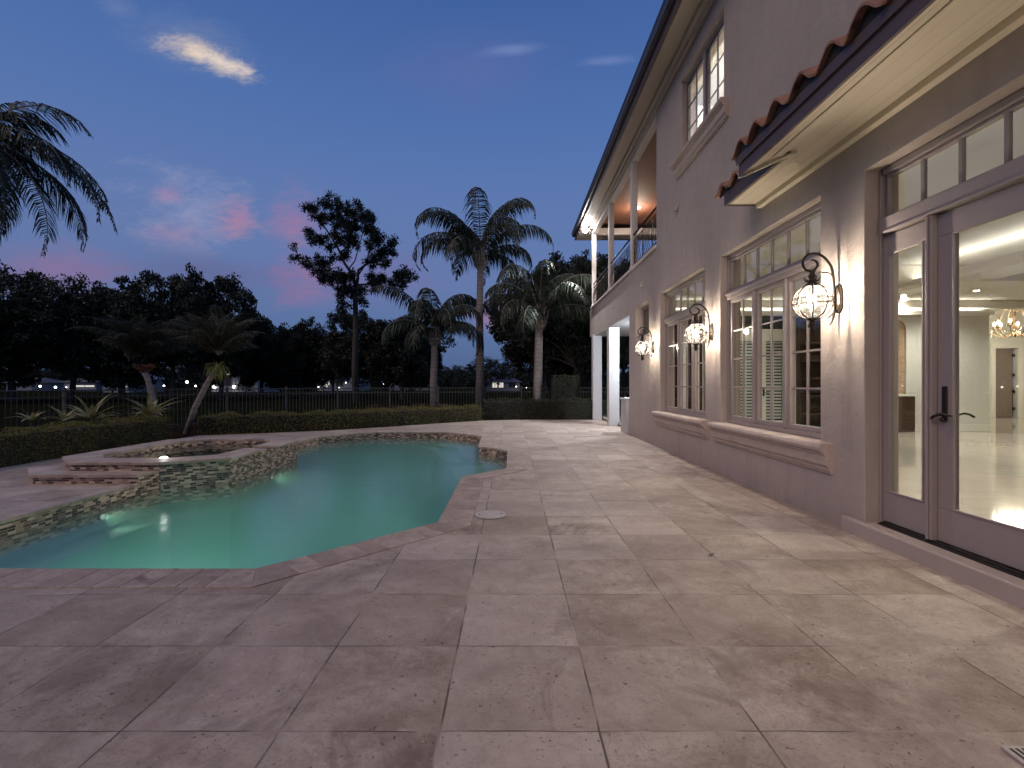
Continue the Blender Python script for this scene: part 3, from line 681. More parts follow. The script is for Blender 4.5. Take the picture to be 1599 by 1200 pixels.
hd = MB(); hd.tube([(XX+.052,hy,hz-.02),(XX+.10,hy,hz-.02)], .010, 10); hd.tube([(XX+.10,hy,hz-.02),(XX+.105,hy-.04,hz-.008),(XX+.10,hy-.085,hz-.014),(XX+.10,hy-.12,hz-.03)], .008, 10); hd.build('inner_lever', M['iron'], lf1, smooth=True)
# step under the doors
sp_ = MB(); sp_.box(W-.045,W+.15,.9,4.50,-.02,.128); sp_.build('door_step', simple('stucco_step', (.38,.315,.28), .8, var=.14, scale=4, bstr=.4), house, bevel=.018, segs=3)
# wall vents
for (y, z) in ((9.05,4.60),(11.45,3.66)):
    v_ = MB(); v_.extrude_profile([(W-.001,z-.07),(W-.06,z-.07),(W-.05,z-.02),(W-.001,z+.07)], y-.07, y+.07); v_.build('wall_vent', M['stucco'], house, bevel=.01)
# soffit, fascia, gutter, roof -------------------------------------
XE = 2.62; YE = 20.1
M['soffit2'] = simple('eave_soffit_paint', (.40,.345,.29), .7, var=.1, scale=2)
s = MB(); s.box(XE,W-.002,-5,YE,7.24,7.30); s.box(W-.002,9,18.802,YE,7.24,7.30); s.build('soffit', M['soffit2'], house)
s = MB(); s.box(W-.14,W-.003,-5,18.9,7.15,7.239); s.box(W-.07,W-.003,-5,18.9,7.08,7.149); s.box(W-.003,9,18.803,18.94,7.15,7.239); s.build('cornice', M['soffit2'], house, bevel=.01)
s = MB(); s.box(XE-.05,XE-.001,-5,YE+.05,7.22,7.50); s.box(XE-.001,9,YE+.001,YE+.05,7.22,7.50); s.build('fascia', M['fascia'], house)
g_ = MB(); g_.extrude_profile([(XE-.051,7.36),(XE-.051,7.52),(XE-.17,7.53),(XE-.18,7.50),(XE-.16,7.46),(XE-.14,7.38),(XE-.12,7.36)], -5, YE+.1); g_.build('gutter', M['gutter'], house)
r_ = MB(); r_.prism([(XE-.1,-5),(9,-5),(9,YE+.1),(XE-.1,YE+.1)], 7.52, 7.58)
r_.v = r_.v[:]; rf_ = MB(); rf_.face([(XE-.14,-5,7.55),(6.5,-5,9.3),(6.5,16.5,9.3),(XE-.14,YE+.12,7.55)]).face([(XE-.14,YE+.12,7.55),(6.5,16.5,9.3),(12,16.5,9.3),(16,YE+.12,7.55)]).face([(6.5,-5,9.3),(16,-5,7.55),(16,YE+.12,7.55),(12,16.5,9.3),(6.5,16.5,9.3)])
rf_.build('roof', M['tile'], house); r_.build('roof_deck', M['fascia'], house)
# balcony ----------------------------------------------------------
b_ = MB(); b_.box(W+.002,7.5,10.2,18.78,3.95,4.20); b_.box(W-.05,W+.32,10.385,18.86,4.201,4.26); b_.build('balcony_floor', M['white'], house, bevel=.01)
b_ = MB(); b_.box(W+.302,7.5,10.41,18.7,7.40,7.46); b_.build('wood_ceiling', M['wood'], house)
b_ = MB(); b_.box(W-.004,W+.17,10.382,18.80,6.99,7.238); b_.box(W+.17,7.5,18.63,18.80,7.0,7.239); b_.box(W-.002,W+.30,10.382,18.80,7.30,7.399); b_.build('beam', M['white'], house, bevel=.008)
for y in (12.50,15.40,18.62):
    c_ = MB(); c_.box(W-.002,W+.15,y,y+.16,4.262,6.989); c_.box(W-.02,W+.17,y-.02,y+.18,4.261,4.35); c_.build('balcony_post', M['white'], house, bevel=.008)
b_ = MB(); b_.box(7.3,7.5,10.2,18.7,4.2,7.4); b_.box(W+.30,7.3,10.2,10.38,4.2,7.4); b_.build('balcony_wall', M['stucco'], house)
rl = MB(); xr = W+.05
rl.tube([(xr,10.40,5.12),(xr,18.7,5.12)], .022, 8); rl.tube([(xr,10.40,4.36),(xr,18.7,4.36)], .012, 6); rl.tube([(xr,10.4,4.98),(xr,18.7,4.98)], .010, 6)
for k in range(64):
    y = 10.48+k*.13
    if k % 6 == 3:
        for s in (-1,1):
            pts = [(xr,y+s*.055*math.sin(q/12*math.pi*2)*(1 if q<13 else 1),4.36+.62*q/12) for q in range(13)]; rl.tube(pts, .007, 5)
    else: rl.tube([(xr,y,4.36),(xr-.04,y,4.5),(xr-.045,y,4.62),(xr,y,4.86),(xr,y,4.98)], .008, 5)
rl.tube([(xr,18.7,5.12),(7.3,18.7,5.12)], .022, 8); rl.tube([(xr,18.7,4.36),(7.3,18.7,4.36)], .012, 6)
for k in range(32): rl.tube([(xr+.13*k,18.7,4.36),(xr+.13*k,18.7,5.1)], .008, 5)
rl.build('balcony_railing', M['iron'], house, smooth=True)
# portico under the balcony
for (x, y) in ((3.06,15.5),(2.99,18.12)):
    c_ = MB(); c_.box(x,x+.33,y,y+.33,.004,3.148); c_.build('column', M['column'], house, bevel=.012)
c_ = MB(); c_.box(W+.302,7.5,12.79,18.79,3.15,3.2); c_.box(W+.001,W+.299,12.8,18.78,3.11,3.148); c_.box(W+.302,7.5,18.5,18.8,3.2,3.94); c_.build('portico_ceiling', M['column'], house)
c_ = MB(); c_.box(W-.035,W+.32,13.0,13.6,.004,.90); c_.box(W-.06,W+.34,12.98,13.62,.901,.95); c_.build('low_wall', M['column'], house, bevel=.008)
c_ = MB(); c_.box(10.9,11.1,12.66,18.8,-.05,7.3); c_.build('rear_wall', M['stucco'], house)
# tiled canopy -----------------------------------------------------
cn = empty('canopy', parent=house); cn['label'] = 'low tiled eave projecting over the glass doors'
c_ = MB(); c_.prism([(2.42,-5),(2.42,5.14),(2.64,4.64),(W-.001,4.64),(W-.001,-5)], 3.53, 3.56); c_.prism([(2.64,4.641),(2.64,6.03),(W-.001,6.03),(W-.001,4.641)], 3.53, 3.56); c_.build('soffit', M['soffit'], cn)
c_ = MB(); c_.box(W-.075,W-.001,-5,6.0,3.47,3.529); c_.box(2.52,2.60,-5,4.75,3.515,3.5295); c_.box(2.66,2.70,4.8,5.98,3.518,3.5295); c_.build('bed_mould', M['soffit'], cn, bevel=.012)
c_ = MB(); c_.prism([(2.395,-5),(2.395,5.19),(2.419,5.145),(2.419,-5)], 3.515, 3.71); c_.prism([(2.375,-5),(2.375,5.21),(2.3945,5.19),(2.3945,-5)], 3.635, 3.72)
c_.prism([(2.395,5.19),(2.62,4.66),(2.639,4.645),(2.419,5.145)], 3.56, 3.71)
cb = MB(); cb.prism([(2.395,5.20),(2.625,4.66),(2.68,4.62),(2.45,5.11)], 3.495, 3.558); cb.build('end_board', M['soffit'], cn)
c_.prism([(2.615,4.66),(2.615,6.055),(2.639,6.031),(2.639,4.645)], 3.515, 3.665); c_.prism([(2.6151,6.055),(W-.002,6.055),(W-.002,6.032),(2.639,6.032)], 3.515, 3.665)
c_.build('fascia', M['fascia'], cn)
c_ = MB(); c_.face([(2.42,-5,3.72),(2.42,5.14,3.72),(W-.001,5.14,3.98),(W-.001,-5,3.98)]); c_.face([(2.64,5.141,3.67),(2.64,6.03,3.67),(W-.001,6.03,3.86),(W-.001,5.141,3.86)]); c_.build('roof_deck', M['fascia'], cn)
def stile(y, x0, x1, z0, sl, w=.34, amp=.058, th=.020, ph=0.0):      # one S profile barrel course seen at its open end
    mb = MB(); nseg = 16; n0 = len(mb.v)
    rows = []
    for xx, zz in ((x0,z0),(x1,z0+(x1-x0)*sl)):
        for dz in (0, -th):
            rows.append([(xx, y+w*(q/nseg-.5), zz+dz+amp*math.cos(2*math.pi*(q/nseg-.5))+ (0 if dz==0 else .0)) for q in range(nseg+1)])
    a,b,c2,d = rows   # front top, front bottom, back top, back bottom
    for q in range(nseg):
        mb.face([a[q],c2[q],c2[q+1],a[q+1]]); mb.face([b[q],b[q+1],d[q+1],d[q]]); mb.face([a[q],a[q+1],b[q+1],b[q]])
    mb.face([a[0],b[0],d[0],c2[0]]); mb.face([a[-1],c2[-1],d[-1],b[-1]])
    return mb
def void_sheet(y, x, z0, zb, w, amp, th):  # near-black sheet painting the shaded void under the tile ends
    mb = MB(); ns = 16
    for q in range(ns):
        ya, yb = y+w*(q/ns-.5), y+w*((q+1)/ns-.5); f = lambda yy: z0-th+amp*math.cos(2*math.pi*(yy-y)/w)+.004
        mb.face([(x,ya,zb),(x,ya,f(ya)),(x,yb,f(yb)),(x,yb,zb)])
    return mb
for k in range(28): void_sheet(5.08-.36*k, 2.39, 3.82, 3.70, .362, .062, .022).build('eave_void_shade', M['dark'], cn)
for k in range(3): void_sheet(6.02-.34*k, 2.62, 3.755, 3.66, .342, .05, .022).build('eave_void_shade', M['dark'], cn)
random.seed(8)
for k in range(28):
    y = 5.08-.36*k + random.uniform(-.012,.012)
    stile(y, 2.335+random.uniform(-.012,.012), 2.78, 3.80+random.uniform(-.006,.006), .36, .362, .062, .022).build('roof_tile', M['tile'], cn, smooth=False)
for k in range(3):
    y = 6.02-.34*k; stile(y, 2.56, W-.003, 3.735, .36, .342, .05, .022).build('roof_tile', M['tile'], cn)

# interior ---------------------------------------------------------
it = empty('interior', parent=house)
XI = W+.302
c_ = MB(); c_.box(XI,19,-5,18.6,.05,.13); c_.build('marble_floor', M['marble'], it)
c_ = MB(); c_.box(XI,13.5,-5,12.45,3.42,3.50); c_.box(11.2,22,12.6,22,4.3,4.4); c_.box(13.5,22,-5,12.6,3.9,4.0); c_.build('ceiling', M['ceil'], it)
c_ = MB(); [c_.box(XI,13.5,y,y+.28,3.12,3.419) for y in (-1.0,2.2,8.6)]; c_.box(8.2,8.45,-5,12.4,3.16,3.418); c_.box(XI,13.5,12.28,12.44,3.22,3.417); c_.build('ceiling_beam', M['ceil'], it, bevel=.02)
# back wall of the living room with the shuttered doors, the niche and dark openings
def wall_xz(y0, y1, xs, zs, opens):
    mb = wall_yz(y0, y1, xs, zs, opens); mb.v = [(v[1], v[0], v[2]) for v in mb.v]; mb.f = [f[::-1] for f in mb.f]; return mb
NI = (9.15,9.99,.13,3.02); FD = (5.62,7.02,.13,3.18); DK = (3.9,5.0,.13,3.2); BK = (7.2,8.25,.13,3.02)
wall_xz(12.45, 12.62, [XI,12.1], [.05,3.9], [NI,FD,DK,BK]).build('partition', M['cream'], it, merge=True, dissolve=True)
c_ = MB(); c_.box(11.9,13.25,13.9,14.05,.13,4.3); c_.box(12.1,12.2,12.62,13.9,.13,4.3); c_.box(13.25,13.45,13.9,18.5,.13,4.3); c_.box(19,19.2,-5,18.6,.13,4.3); c_.box(XI,19.2,-5.2,-5.0,.0,4.3); c_.build('partition', M['cream'], it)
FDH = (17.2,18.0,.13,2.60)
wall_xz(17.5, 17.65, [13.45,19], [.05,4.3], [FDH]).build('partition', M['cream'], it, merge=True, dissolve=True)
c_ = MB(); c_.box(17.05,17.20,17.46,17.499,.13,2.75); c_.box(18.0,18.15,17.46,17.499,.13,2.75); c_.box(17.2,18.0,17.46,17.499,2.60,2.75); c_.box(13.45,17.05,17.47,17.499,.131,.30); c_.box(12.2,13.25,13.86,13.899,.131,.30); c_.box(10.0,12.1,12.41,12.449,.131,.30); c_.build('skirting_trim', M['intwhite'], it, bevel=.006)
dm_ = simple('grey_interior_door', (.17,.13,.115), .5)
c_ = MB(); c_.box(17.2,17.88,17.55,17.60,.135,2.60); c_.build('interior_door', dm_, it)
c_ = MB(); [c_.box(17.85,17.93,17.50,17.545,z,z+.10) for z in (.4,1.0,1.6,2.3)]; c_.build('hinge', M['iron'], it)
# french doors with louvred shutters
fd = empty('interior_door', parent=it); fd['label'] = 'cream french doors with louvred shutters'
f0,f1,_,f3 = FD
c_ = MB(); c_.box(f0-.09,f0,12.41,12.449,.13,3.27).box(f1,f1+.09,12.41,12.449,.13,3.27).box(f0,f1,12.41,12.449,3.18,3.27).box(f0,f1,12.46,12.54,2.60,2.72)
for a,b in ((f0,(f0+f1)/2-.002),((f0+f1)/2+.002,f1)):
    c_.box(a,a+.13,12.47,12.53,.13,2.6).box(b-.13,b,12.47,12.53,.13,2.6).box(a+.13,b-.13,12.47,12.53,.13,.40).box(a+.13,b-.13,12.47,12.53,2.42,2.6)
c_.build('frame', M['cream'], fd, bevel=.006)
c_ = MB()
for a,b in ((f0+.13,(f0+f1)/2-.13),((f0+f1)/2+.13,f1-.13)):
    for k in range(25): z = .44+k*.08; c_.box(a,b,12.55,12.57,z,z+.05)
    c_.box((a+b)/2-.02,(a+b)/2+.02,12.54,12.548,.4,2.42)
c_.build('shutter', M['shutter'], fd)
c_ = MB(); c_.box(f0,f1,12.60,12.61,.13,3.18); c_.build('dark_pane', M['dark'], fd)
c_ = MB(); c_.box((f0+f1)/2+.04,(f0+f1)/2+.08,12.445,12.468,1.02,1.22); c_.tube([((f0+f1)/2+.06,12.45,1.1),((f0+f1)/2+.06,12.40,1.1),((f0+f1)/2+.17,12.40,1.1)], .010, 8); c_.build('handle', M['iron'], fd)
c_ = MB(); c_.box(DK[0],DK[1],12.60,12.64,.13,3.2); c_.build('dark_panelling', M['darkwood'], it)
c_ = MB(); [c_.box(x,x+.13,12.40,12.598,.13,3.2) for x in (3.90,4.26,4.60,4.92)]; c_.build('casing', M['cream'], it)
# niche: stone, counter, cabinet
c_ = MB(); c_.box(NI[0]+.001,NI[1]-.001,12.49,12.60,.131,3.015); c_.build('ledger_stone', M['ledger'], it)
c_ = MB(); n0=20
for q in range(n0):      # arched head
    a0, a1 = math.pi*q/n0, math.pi*(q+1)/n0; xm = (NI[0]+NI[1])/2; rx = (NI[1]-NI[0])/2
    c_.prism([(xm+rx*math.cos(a1),12.455),(xm+rx*math.cos(a0),12.455),(xm+rx*math.cos(a0),12.61),(xm+rx*math.cos(a1),12.61)], 2.75+.26*math.sin((a0+a1)/2), 3.03)
c_.build('arch', M['cream'], it)
bar = empty('bar_cabinet', 'dark wood bar cabinet with pale counter in the stone niche seen through the sidelight', 'cabinet', loc=(0,0,0))
c_ = MB(); c_.box(NI[0]+.01,NI[1]-.01,12.16,12.488,.135,1.02); c_.build('cabinet_body', M['darkwood'], bar)
c_ = MB(); c_.box(NI[0]+.003,NI[1]-.003,12.13,12.489,1.022,1.07); c_.build('countertop', M['intwhite'], bar)
c_ = MB(); [c_.box(NI[0]+.06,NI[1]-.03,12.145,12.159,z,z+.18) for z in (.2,.45,.7)]; c_.build('drawer', M['darkwood'], bar)
c_ = MB(); xm = (NI[0]+NI[1])/2+.12; c_.tube([(xm,12.36,1.07),(xm,12.36,1.40),(xm-.03,12.36,1.45),(xm-.09,12.36,1.45),(xm-.11,12.36,1.38)], .012, 8); fo = c_.build('faucet', M['iron'], smooth=True); tag(fo, 'dark curved tap standing on the bar counter', 'faucet')
# bookcase
bk = empty('bookcase', 'dark wood built in bookcase seen through the nearer window', 'bookcase')
c_ = MB(); c_.box(BK[0],BK[0]+.05,12.3,12.72,.13,3.0).box(BK[1]-.05,BK[1],12.3,12.72,.13,3.0).box(BK[0],BK[1],12.70,12.74,.13,3.0); c_.build('carcass', M['darkwood'], bk)
for z in (.16,.55,1.0,1.45,1.9,2.35,2.95):
    c_ = MB(); c_.box(BK[0]+.051,BK[1]-.051,12.32,12.69,z,z+.04); c_.build('shelf', M['darkwood'], bk)
# upstairs room
c_ = MB(); c_.box(XI,8,4.2,10.18,4.12,4.2).box(XI,8,4.2,10.18,7.05,7.12).box(7.9,8,4.2,10.18,4.2,7.05).box(XI,8,4.1,4.2,4.2,7.05).box(XI,8,10.10,10.18,4.2,7.05); c_.build('upper_room', M['intwhite'], it)
c_ = MB(); c_.box(5.6,6.4,10.04,10.099,4.2,6.4).box(5.55,5.6,10.03,10.099,4.2,6.45).box(6.4,6.45,10.03,10.099,4.2,6.45); c_.build('panel_door', M['intwhite'], it)
# interior ceiling fittings and lamps; the coves and dome are added fill
def downlight(x, y, z, e, colr, par, mat='down', r=.055, soft=.06):
    d = MB(); d.lathe([(r+.018,-.004),(r+.018,-.001)], (x,y,z), 20); d.lathe([(r+.018,-.004),(r,-.006),(r,-.001)], (x,y,z), 20); o = d.build('ceiling_light', M['intwhite'], par)
    d = MB(); d.lathe([(0,-.003),(r,-.003)], (x,y,z), 20); d.build('lens', M[mat], o)
    l = lamp('downlight_lamp', 'SPOT', (x,y,z-.03), e, colr, par, aim=(x,y,0), spot_size=R(150), spot_blend=.6, shadow_soft_size=soft); return l
for (x,y) in ((4.9,3.6),(4.9,7.2),(4.9,10.6),(7.2,3.0),(7.2,6.4),(7.2,10.9),(10.2,5.0),(10.2,8.2),(10.4,11.0)):
    downlight(x, y, 3.419, 200, (1,.95,.86), it)
for (x,y) in ((14.6,11.5),(16.5,14.5)): downlight(x, y, 4.0-.001 if y < 12 else 4.299, 300, (1,.95,.86), it)
for (x,y) in ((5.2,6.2),(5.2,8.6)): downlight(x, y, 7.049, 1900, (1,.93,.90), it)
downlight(9.72, 12.1, 3.419, 40, (1,.9,.78), it)

def added_cove(x0, x1, y0, y1, z, e, sx, sy):  # ledge with uplight, added to brighten the ceilings
    c_ = MB(); c_.box(x0,x1,y0,y1,z,z+.05).box(x0,x1,y0,y0+.02,z+.05,z+.10).box(x0,x0+.02,y0+.02,y1,z+.05,z+.10); c_.build('added_cove_ledge', M['ceil'], it)
    o = lamp('added_cove_lamp', 'AREA', ((x0+x1)/2,(y0+y1)/2,z+.06), e, (1,.95,.86), it, aim=((x0+x1)/2,(y0+y1)/2,9), shape='RECTANGLE', size=sx, size_y=sy); o.rotation_euler = (math.pi,0,0)
added_cove(XI+.005,XI+.17,-3,12.2,3.24,45,.10,15.0); added_cove(3.5,12.0,12.22,12.44,3.05,40,8.2,.12); added_cove(7.0,7.25,-3,12.0,3.05,60,.12,14.5)
c_ = MB(); dome = MB(); dome.lathe([(0,-.16),(.12,-.14),(.18,-.06),(.19,0)], (4.9,8.5,7.049), 20); dome.build('added_dome_light', M['bulbsoft'], it, smooth=True); lamp('added_dome_lamp', 'POINT', (4.9,8.5,6.70), 420, (1,.93,.90), it, shadow_soft_size=.1)  # dome and lamp added to brighten the upstairs room
added_cove(7.6,7.89,4.3,10.0,6.45,420,.12,5.5); added_cove(3.6,7.5,4.21,4.45,6.45,260,3.7,.12)
# chandelier
chx, chy, chz = 15.35, 15.0, 3.05
ch = empty('chandelier', 'crystal chandelier with candle bulbs glowing deep inside behind the glass door', 'chandelier', loc=(chx,chy,0))
c_ = MB(); c_.tube([(0,0,chz-.25),(0,0,4.28)], .012, 8); c_.lathe([(0,-.3),(.03,-.28),(.05,-.2),(.02,-.1),(.06,0),(.03,.1),(.015,.3),(.05,.42),(.015,.5)], (0,0,chz), 12); c_.build('stem', M['brass'], ch, smooth=True)
arms = MB(); bulbs = MB(); cups = MB(); drops = MB(); random.seed(4)
for k in range(10):
    a = 2*math.pi*k/10; ca, sa = math.cos(a), math.sin(a); r_ = .66 if k % 2 == 0 else .5
    arms.tube([(ca*r_*q, sa*r_*q, chz-.12-.18*math.sin(q*math.pi)+.12*q*q) for q in [i/8 for i in range(9)]], .012, 6)
    if k % 2 == 0: arms.tube([(ca*.05,sa*.05,chz+.5),(ca*.22,sa*.22,chz+.58),(ca*.30,sa*.30,chz+.35),(ca*.34,sa*.34,chz+.05)], .010, 6)
    cups.lathe([(.0,-.02),(.05,0),(.055,.02),(.012,.02),(.012,.10)], (ca*r_,sa*r_,chz), 10)
    bulbs.lathe([(.0,0),(.026,.02),(.03,.05),(.018,.09),(0,.12)], (ca*r_,sa*r_,chz+.10), 10)
    for j in range(6):
        x, y = ca*(r_*random.uniform(.35,1.05)), sa*(r_*random.uniform(.35,1.05)); z = chz-random.uniform(.05,.32)
        drops.lathe([(0,-.05),(.018,-.02),(.008,.03),(0,.04)], (x,y,z), 6)
arms.build('arm', M['brass'], ch, smooth=True); cups.build('candle_cup', M['brass'], ch, smooth=True); bulbs.build('bulb', M['bulbsoft'], ch, smooth=True); drops.build('crystal_drops', M['crystal'], ch)
lamp('chandelier_lamp', 'POINT', (0,0,chz+.2), 160, (1,.85,.62), ch, shadow_soft_size=.3)

# ================================================================== WALL LANTERNS
def zc(zx, zy):       # lantern drawing coordinates -> local X (from the wall) and Z (from the mount)
    px, py = 1200+zx/7.5, 360+zy/7.5
    return ((px-799.5)*4.58/F - W, H-(py-600)*4.58/F)
def make_lantern():
    L = empty('wall_lantern')
    gx, gz = zc(512,838); R0 = .163
    bp = MB()
    prof = [(-.004,-.12),(-.004,.13)]
    ov = []
    for q in range(24):
        a = 2*math.pi*q/24; ov.append((.062*math.copysign(abs(math.cos(a))**.8,math.cos(a)), .135*math.copysign(abs(math.sin(a))**.8,math.sin(a))))
    for (x0_, sc0, x1_, sc1) in ((-.001,1,-.014,1),(-.014,1,-.022,.85),(-.022,.85,-.030,.8),(-.030,.8,-.036,.55)):
        for q in range(24):
            w_ = (q+1) % 24; z_ = 2.12
            bp.face([(x0_,ov[q][0]*sc0,z_+ov[q][1]*sc0),(x0_,ov[w_][0]*sc0,z_+ov[w_][1]*sc0),(x1_,ov[w_][0]*sc1,z_+ov[w_][1]*sc1),(x1_,ov[q][0]*sc1,z_+ov[q][1]*sc1)])
    bp.face([(-.036,ov[q][0]*.55,2.12+ov[q][1]*.55) for q in range(24)])
    bp.build('backplate', M['bronze'], L, smooth=False)
    def crv(pts, sub=4):
        P = [Vector((zc(*p)[0], 0, zc(*p)[1])) for p in pts]; out_ = []
        for i in range(len(P)-1):
            p0,p1,p2,p3 = P[max(i-1,0)],P[i],P[i+1],P[min(i+2,len(P)-1)]
            for s_ in range(sub):
                u_ = s_/sub; out_.append(.5*((2*p1)+(p2-p0)*u_+(2*p0-5*p1+4*p2-p3)*u_*u_+(3*p1-p0-3*p2+p3)*u_**3))
        out_.append(P[-1]); return out_
    ar = MB(); main = crv([(712,1115),(748,1060),(766,980),(768,800),(765,610),(745,460),(700,370),(620,295),(540,272),(455,292),(408,350),(405,420),(450,470),(520,475),(568,430),(570,380),(530,347),(490,352)])
    nn_ = len(main); ar.tube(main, [.0035+.0085*min(1, i/8, (nn_-i)/8) for i in range(nn_)], 8)
    l1 = crv([(750,540),(715,505),(670,493),(622,497)]); ar.tube(l1, [.008,.007]+[.006]*(len(l1)-3)+[.002], 6)
    l1 = crv([(766,930),(748,980),(715,1010),(695,1022)]); ar.tube(l1, [.008]+[.006]*(len(l1)-2)+[.002], 6)
    a_ = Vector((zc(766,838)[0],0,2.10)); ar.tube([a_, (-.03,0,2.11)], .016, 8); ar.tube([a_+Vector((0,0,-.05)), (-.03,0,2.05)], .010, 8); ar.tube([a_+Vector((0,0,.04)), (-.03,0,2.15)], .010, 8)
    ar.build('scroll_arm', M['iron'], L, smooth=True)
    cg = MB(); cz = gz+R0
    cg.tube([(gx,0,cz-.005),(gx,0,cz+.10)], .020, 10)
    cg.lathe([(.055,-.02),(.058,-.005),(.05,.01),(.03,.02),(.026,.06),(.036,.075),(.02,.10),(.03,.125),(.01,.135)], (gx,0,cz), 16)
    for q in range(8):
        a = 2*math.pi*q/8; ca, sa = math.cos(a), math.sin(a)
        cg.tube([(gx+ca*.03,sa*.03,cz+.03),(gx+ca*.055,sa*.055,cz+.035),(gx+ca*.072,sa*.072,cz+.065)], [.007,.006,.002], 5)
    cg.build('crown', M['iron'], L, smooth=True)
    gl = MB(); gl.lathe([(R0*.97*math.sin(math.pi*q/20), -R0*.97*math.cos(math.pi*q/20)) for q in range(21)], (gx,0,gz), 32); gl.build('glass_globe', M['globe'], L, smooth=True)
    rb = MB()
    for q in range(8):
        a = 2*math.pi*(q+.35)/8; ca, sa = math.cos(a), math.sin(a)
        rb.tube([(gx+ca*R0*math.sin(math.pi*i/18), sa*R0*math.sin(math.pi*i/18), gz-R0*math.cos(math.pi*i/18)) for i in range(1,18)], .0065, 5)
    for dz in (-.026,.026):
        rr_ = math.sqrt(R0*R0-dz*dz)+.002; rb.tube([(gx+rr_*math.cos(2*math.pi*i/40), rr_*math.sin(2*math.pi*i/40), gz+dz) for i in range(41)], .005, 5, cap=False)
    for q in range(24):
        a = 2*math.pi*q/24; ca, sa = math.cos(a), math.sin(a); c0 = Vector((gx+ca*(R0+.001), sa*(R0+.001), gz)); tv = Vector((-sa,ca,0)); rs = .018 if q%2 else .013
        rb.tube([tuple(c0+tv*rs*math.cos(2*math.pi*i/12)+Vector((0,0,rs*math.sin(2*math.pi*i/12)))) for i in range(13)], .003, 4, cap=False)
    rb.build('cage', M['iron'], L, smooth=True)
    fn = MB(); fn.lathe([(.045,.012),(.042,-.005),(.02,-.015),(.026,-.04),(.03,-.055),(.012,-.075),(.018,-.09),(0,-.105)], (gx,0,gz-R0), 14)
    for q in range(6):
        a = 2*math.pi*q/6; ca, sa = math.cos(a), math.sin(a); fn.tube([(gx+ca*.018,sa*.018,gz-R0-.035),(gx+ca*.04,sa*.04,gz-R0-.06),(gx+ca*.022,sa*.022,gz-R0-.082)], .004, 4)
    fn.build('finial', M['iron'], L, smooth=True)
    ca_ = MB()
    for q in range(3):
        a = 2*math.pi*q/3+.4; ca_.tube([(gx+.028*math.cos(a), .028*math.sin(a), gz-.06),(gx+.028*math.cos(a), .028*math.sin(a), gz+.0)], .008, 8)
    ca_.tube([(gx,0,gz-R0),(gx,0,gz-.055)], .007, 6); ca_.build('candle_cluster', M['white'], L, smooth=True)
    bb = MB()
    for q in range(3):
        a = 2*math.pi*q/3+.4; bb.lathe([(0,0),(.012,.008),(.016,.025),(.010,.05),(0,.068)], (gx+.028*math.cos(a), .028*math.sin(a), gz), 10)
    bb.build('bulb', M['bulb'], L, smooth=True)
    lamp('lantern_lamp', 'POINT', (gx,0,gz+.03), LANT, (1,.86,.71), L, shadow_soft_size=.034)
    return L
LANT = 80
lan = make_lantern()
labs = ['nearest iron globe lantern on the pier beside the glass doors', 'middle iron globe lantern on the pier between the two big windows', 'farthest iron globe lantern on the wall beside the small dark window', 'unseen iron globe lantern added past the glass doors to light the near patio']
for i, y in enumerate((4.58, 7.48, 10.54, .55)):  # last lantern is added out of frame to warm the near patio
    o = lan if i == 0 else copy_tree(lan)
    o.location = (W, y, 0); tag(o, labs[i], 'lantern', 'globe lanterns along the house wall')

# eave floodlight, balcony light, portico light
fl = empty('floodlight', 'glaring white floodlight under the far end of the eave', 'floodlight', loc=(2.80,18.35,7.10))
c_ = MB(); c_.lathe([(.06,.14),(.06,.12),(.015,.11),(.015,.0)][::-1], (0,0,0), 12); c_.tube([(0,0,.02),(-.08,-.10,-.06)], [.05,.065], 14); c_.build('housing', M['pvc'], fl)
c_ = MB(); c_.tube([(-.08,-.10,-.06),(-.11,-.135,-.08),(-.135,-.165,-.10),(-.145,-.175,-.105)], [.085,.085,.055,.005], 16); c_.build('lens', M['flood'], fl, smooth=True)
c_ = MB(); c_.tube([(.06,.0,.02),(.13,-.06,-.05)], [.045,.06], 14); c_.build('housing', M['pvc'], fl)
lamp('flood_lamp', 'SPOT', (-.14,-.16,-.10), 3300, (.92,.95,1), fl, aim=(-1.6,-2.6,-7), spot_size=R(100), spot_blend=.7, shadow_soft_size=.05)
lamp('flood_glow', 'POINT', (-.16,-.18,-.16), 75, (1,.93,.88), fl, shadow_soft_size=.06)
c_ = MB(); bl = empty('ceiling_light', 'small round downlight glowing in the wood ceiling of the balcony', 'ceiling light', loc=(4.35,16.9,7.398))
c_.lathe([(.09,-.012),(.09,0)], (0,0,0), 20); c_.lathe([(.09,-.012),(.065,-.014)], (0,0,0), 20); c_.build('trim', M['white'], bl)
c_ = MB(); c_.lathe([(0,-.03),(.04,-.027),(.064,-.012)], (0,0,0), 20); c_.build('lens', M['flood'], bl)
lamp('balcony_lamp', 'POINT', (0,0,-.42), 60, (1,.84,.68), bl, shadow_soft_size=.03)
pl_ = empty('ceiling_light', 'cool white flush light on the ceiling of the covered portico, behind the wall corner', 'ceiling light', loc=(4.35,14.15,3.148))
c_ = MB(); c_.lathe([(.12,-.05),(.12,0)], (0,0,0), 20); c_.build('trim', M['white'], pl_)
c_ = MB(); c_.lathe([(0,-.07),(.08,-.065),(.118,-.05)], (0,0,0), 20); c_.build('lens', M['flood'], pl_)
lamp('portico_lamp', 'POINT', (0,0,-.14), 520, (.80,.88,1), pl_, shadow_soft_size=.05)

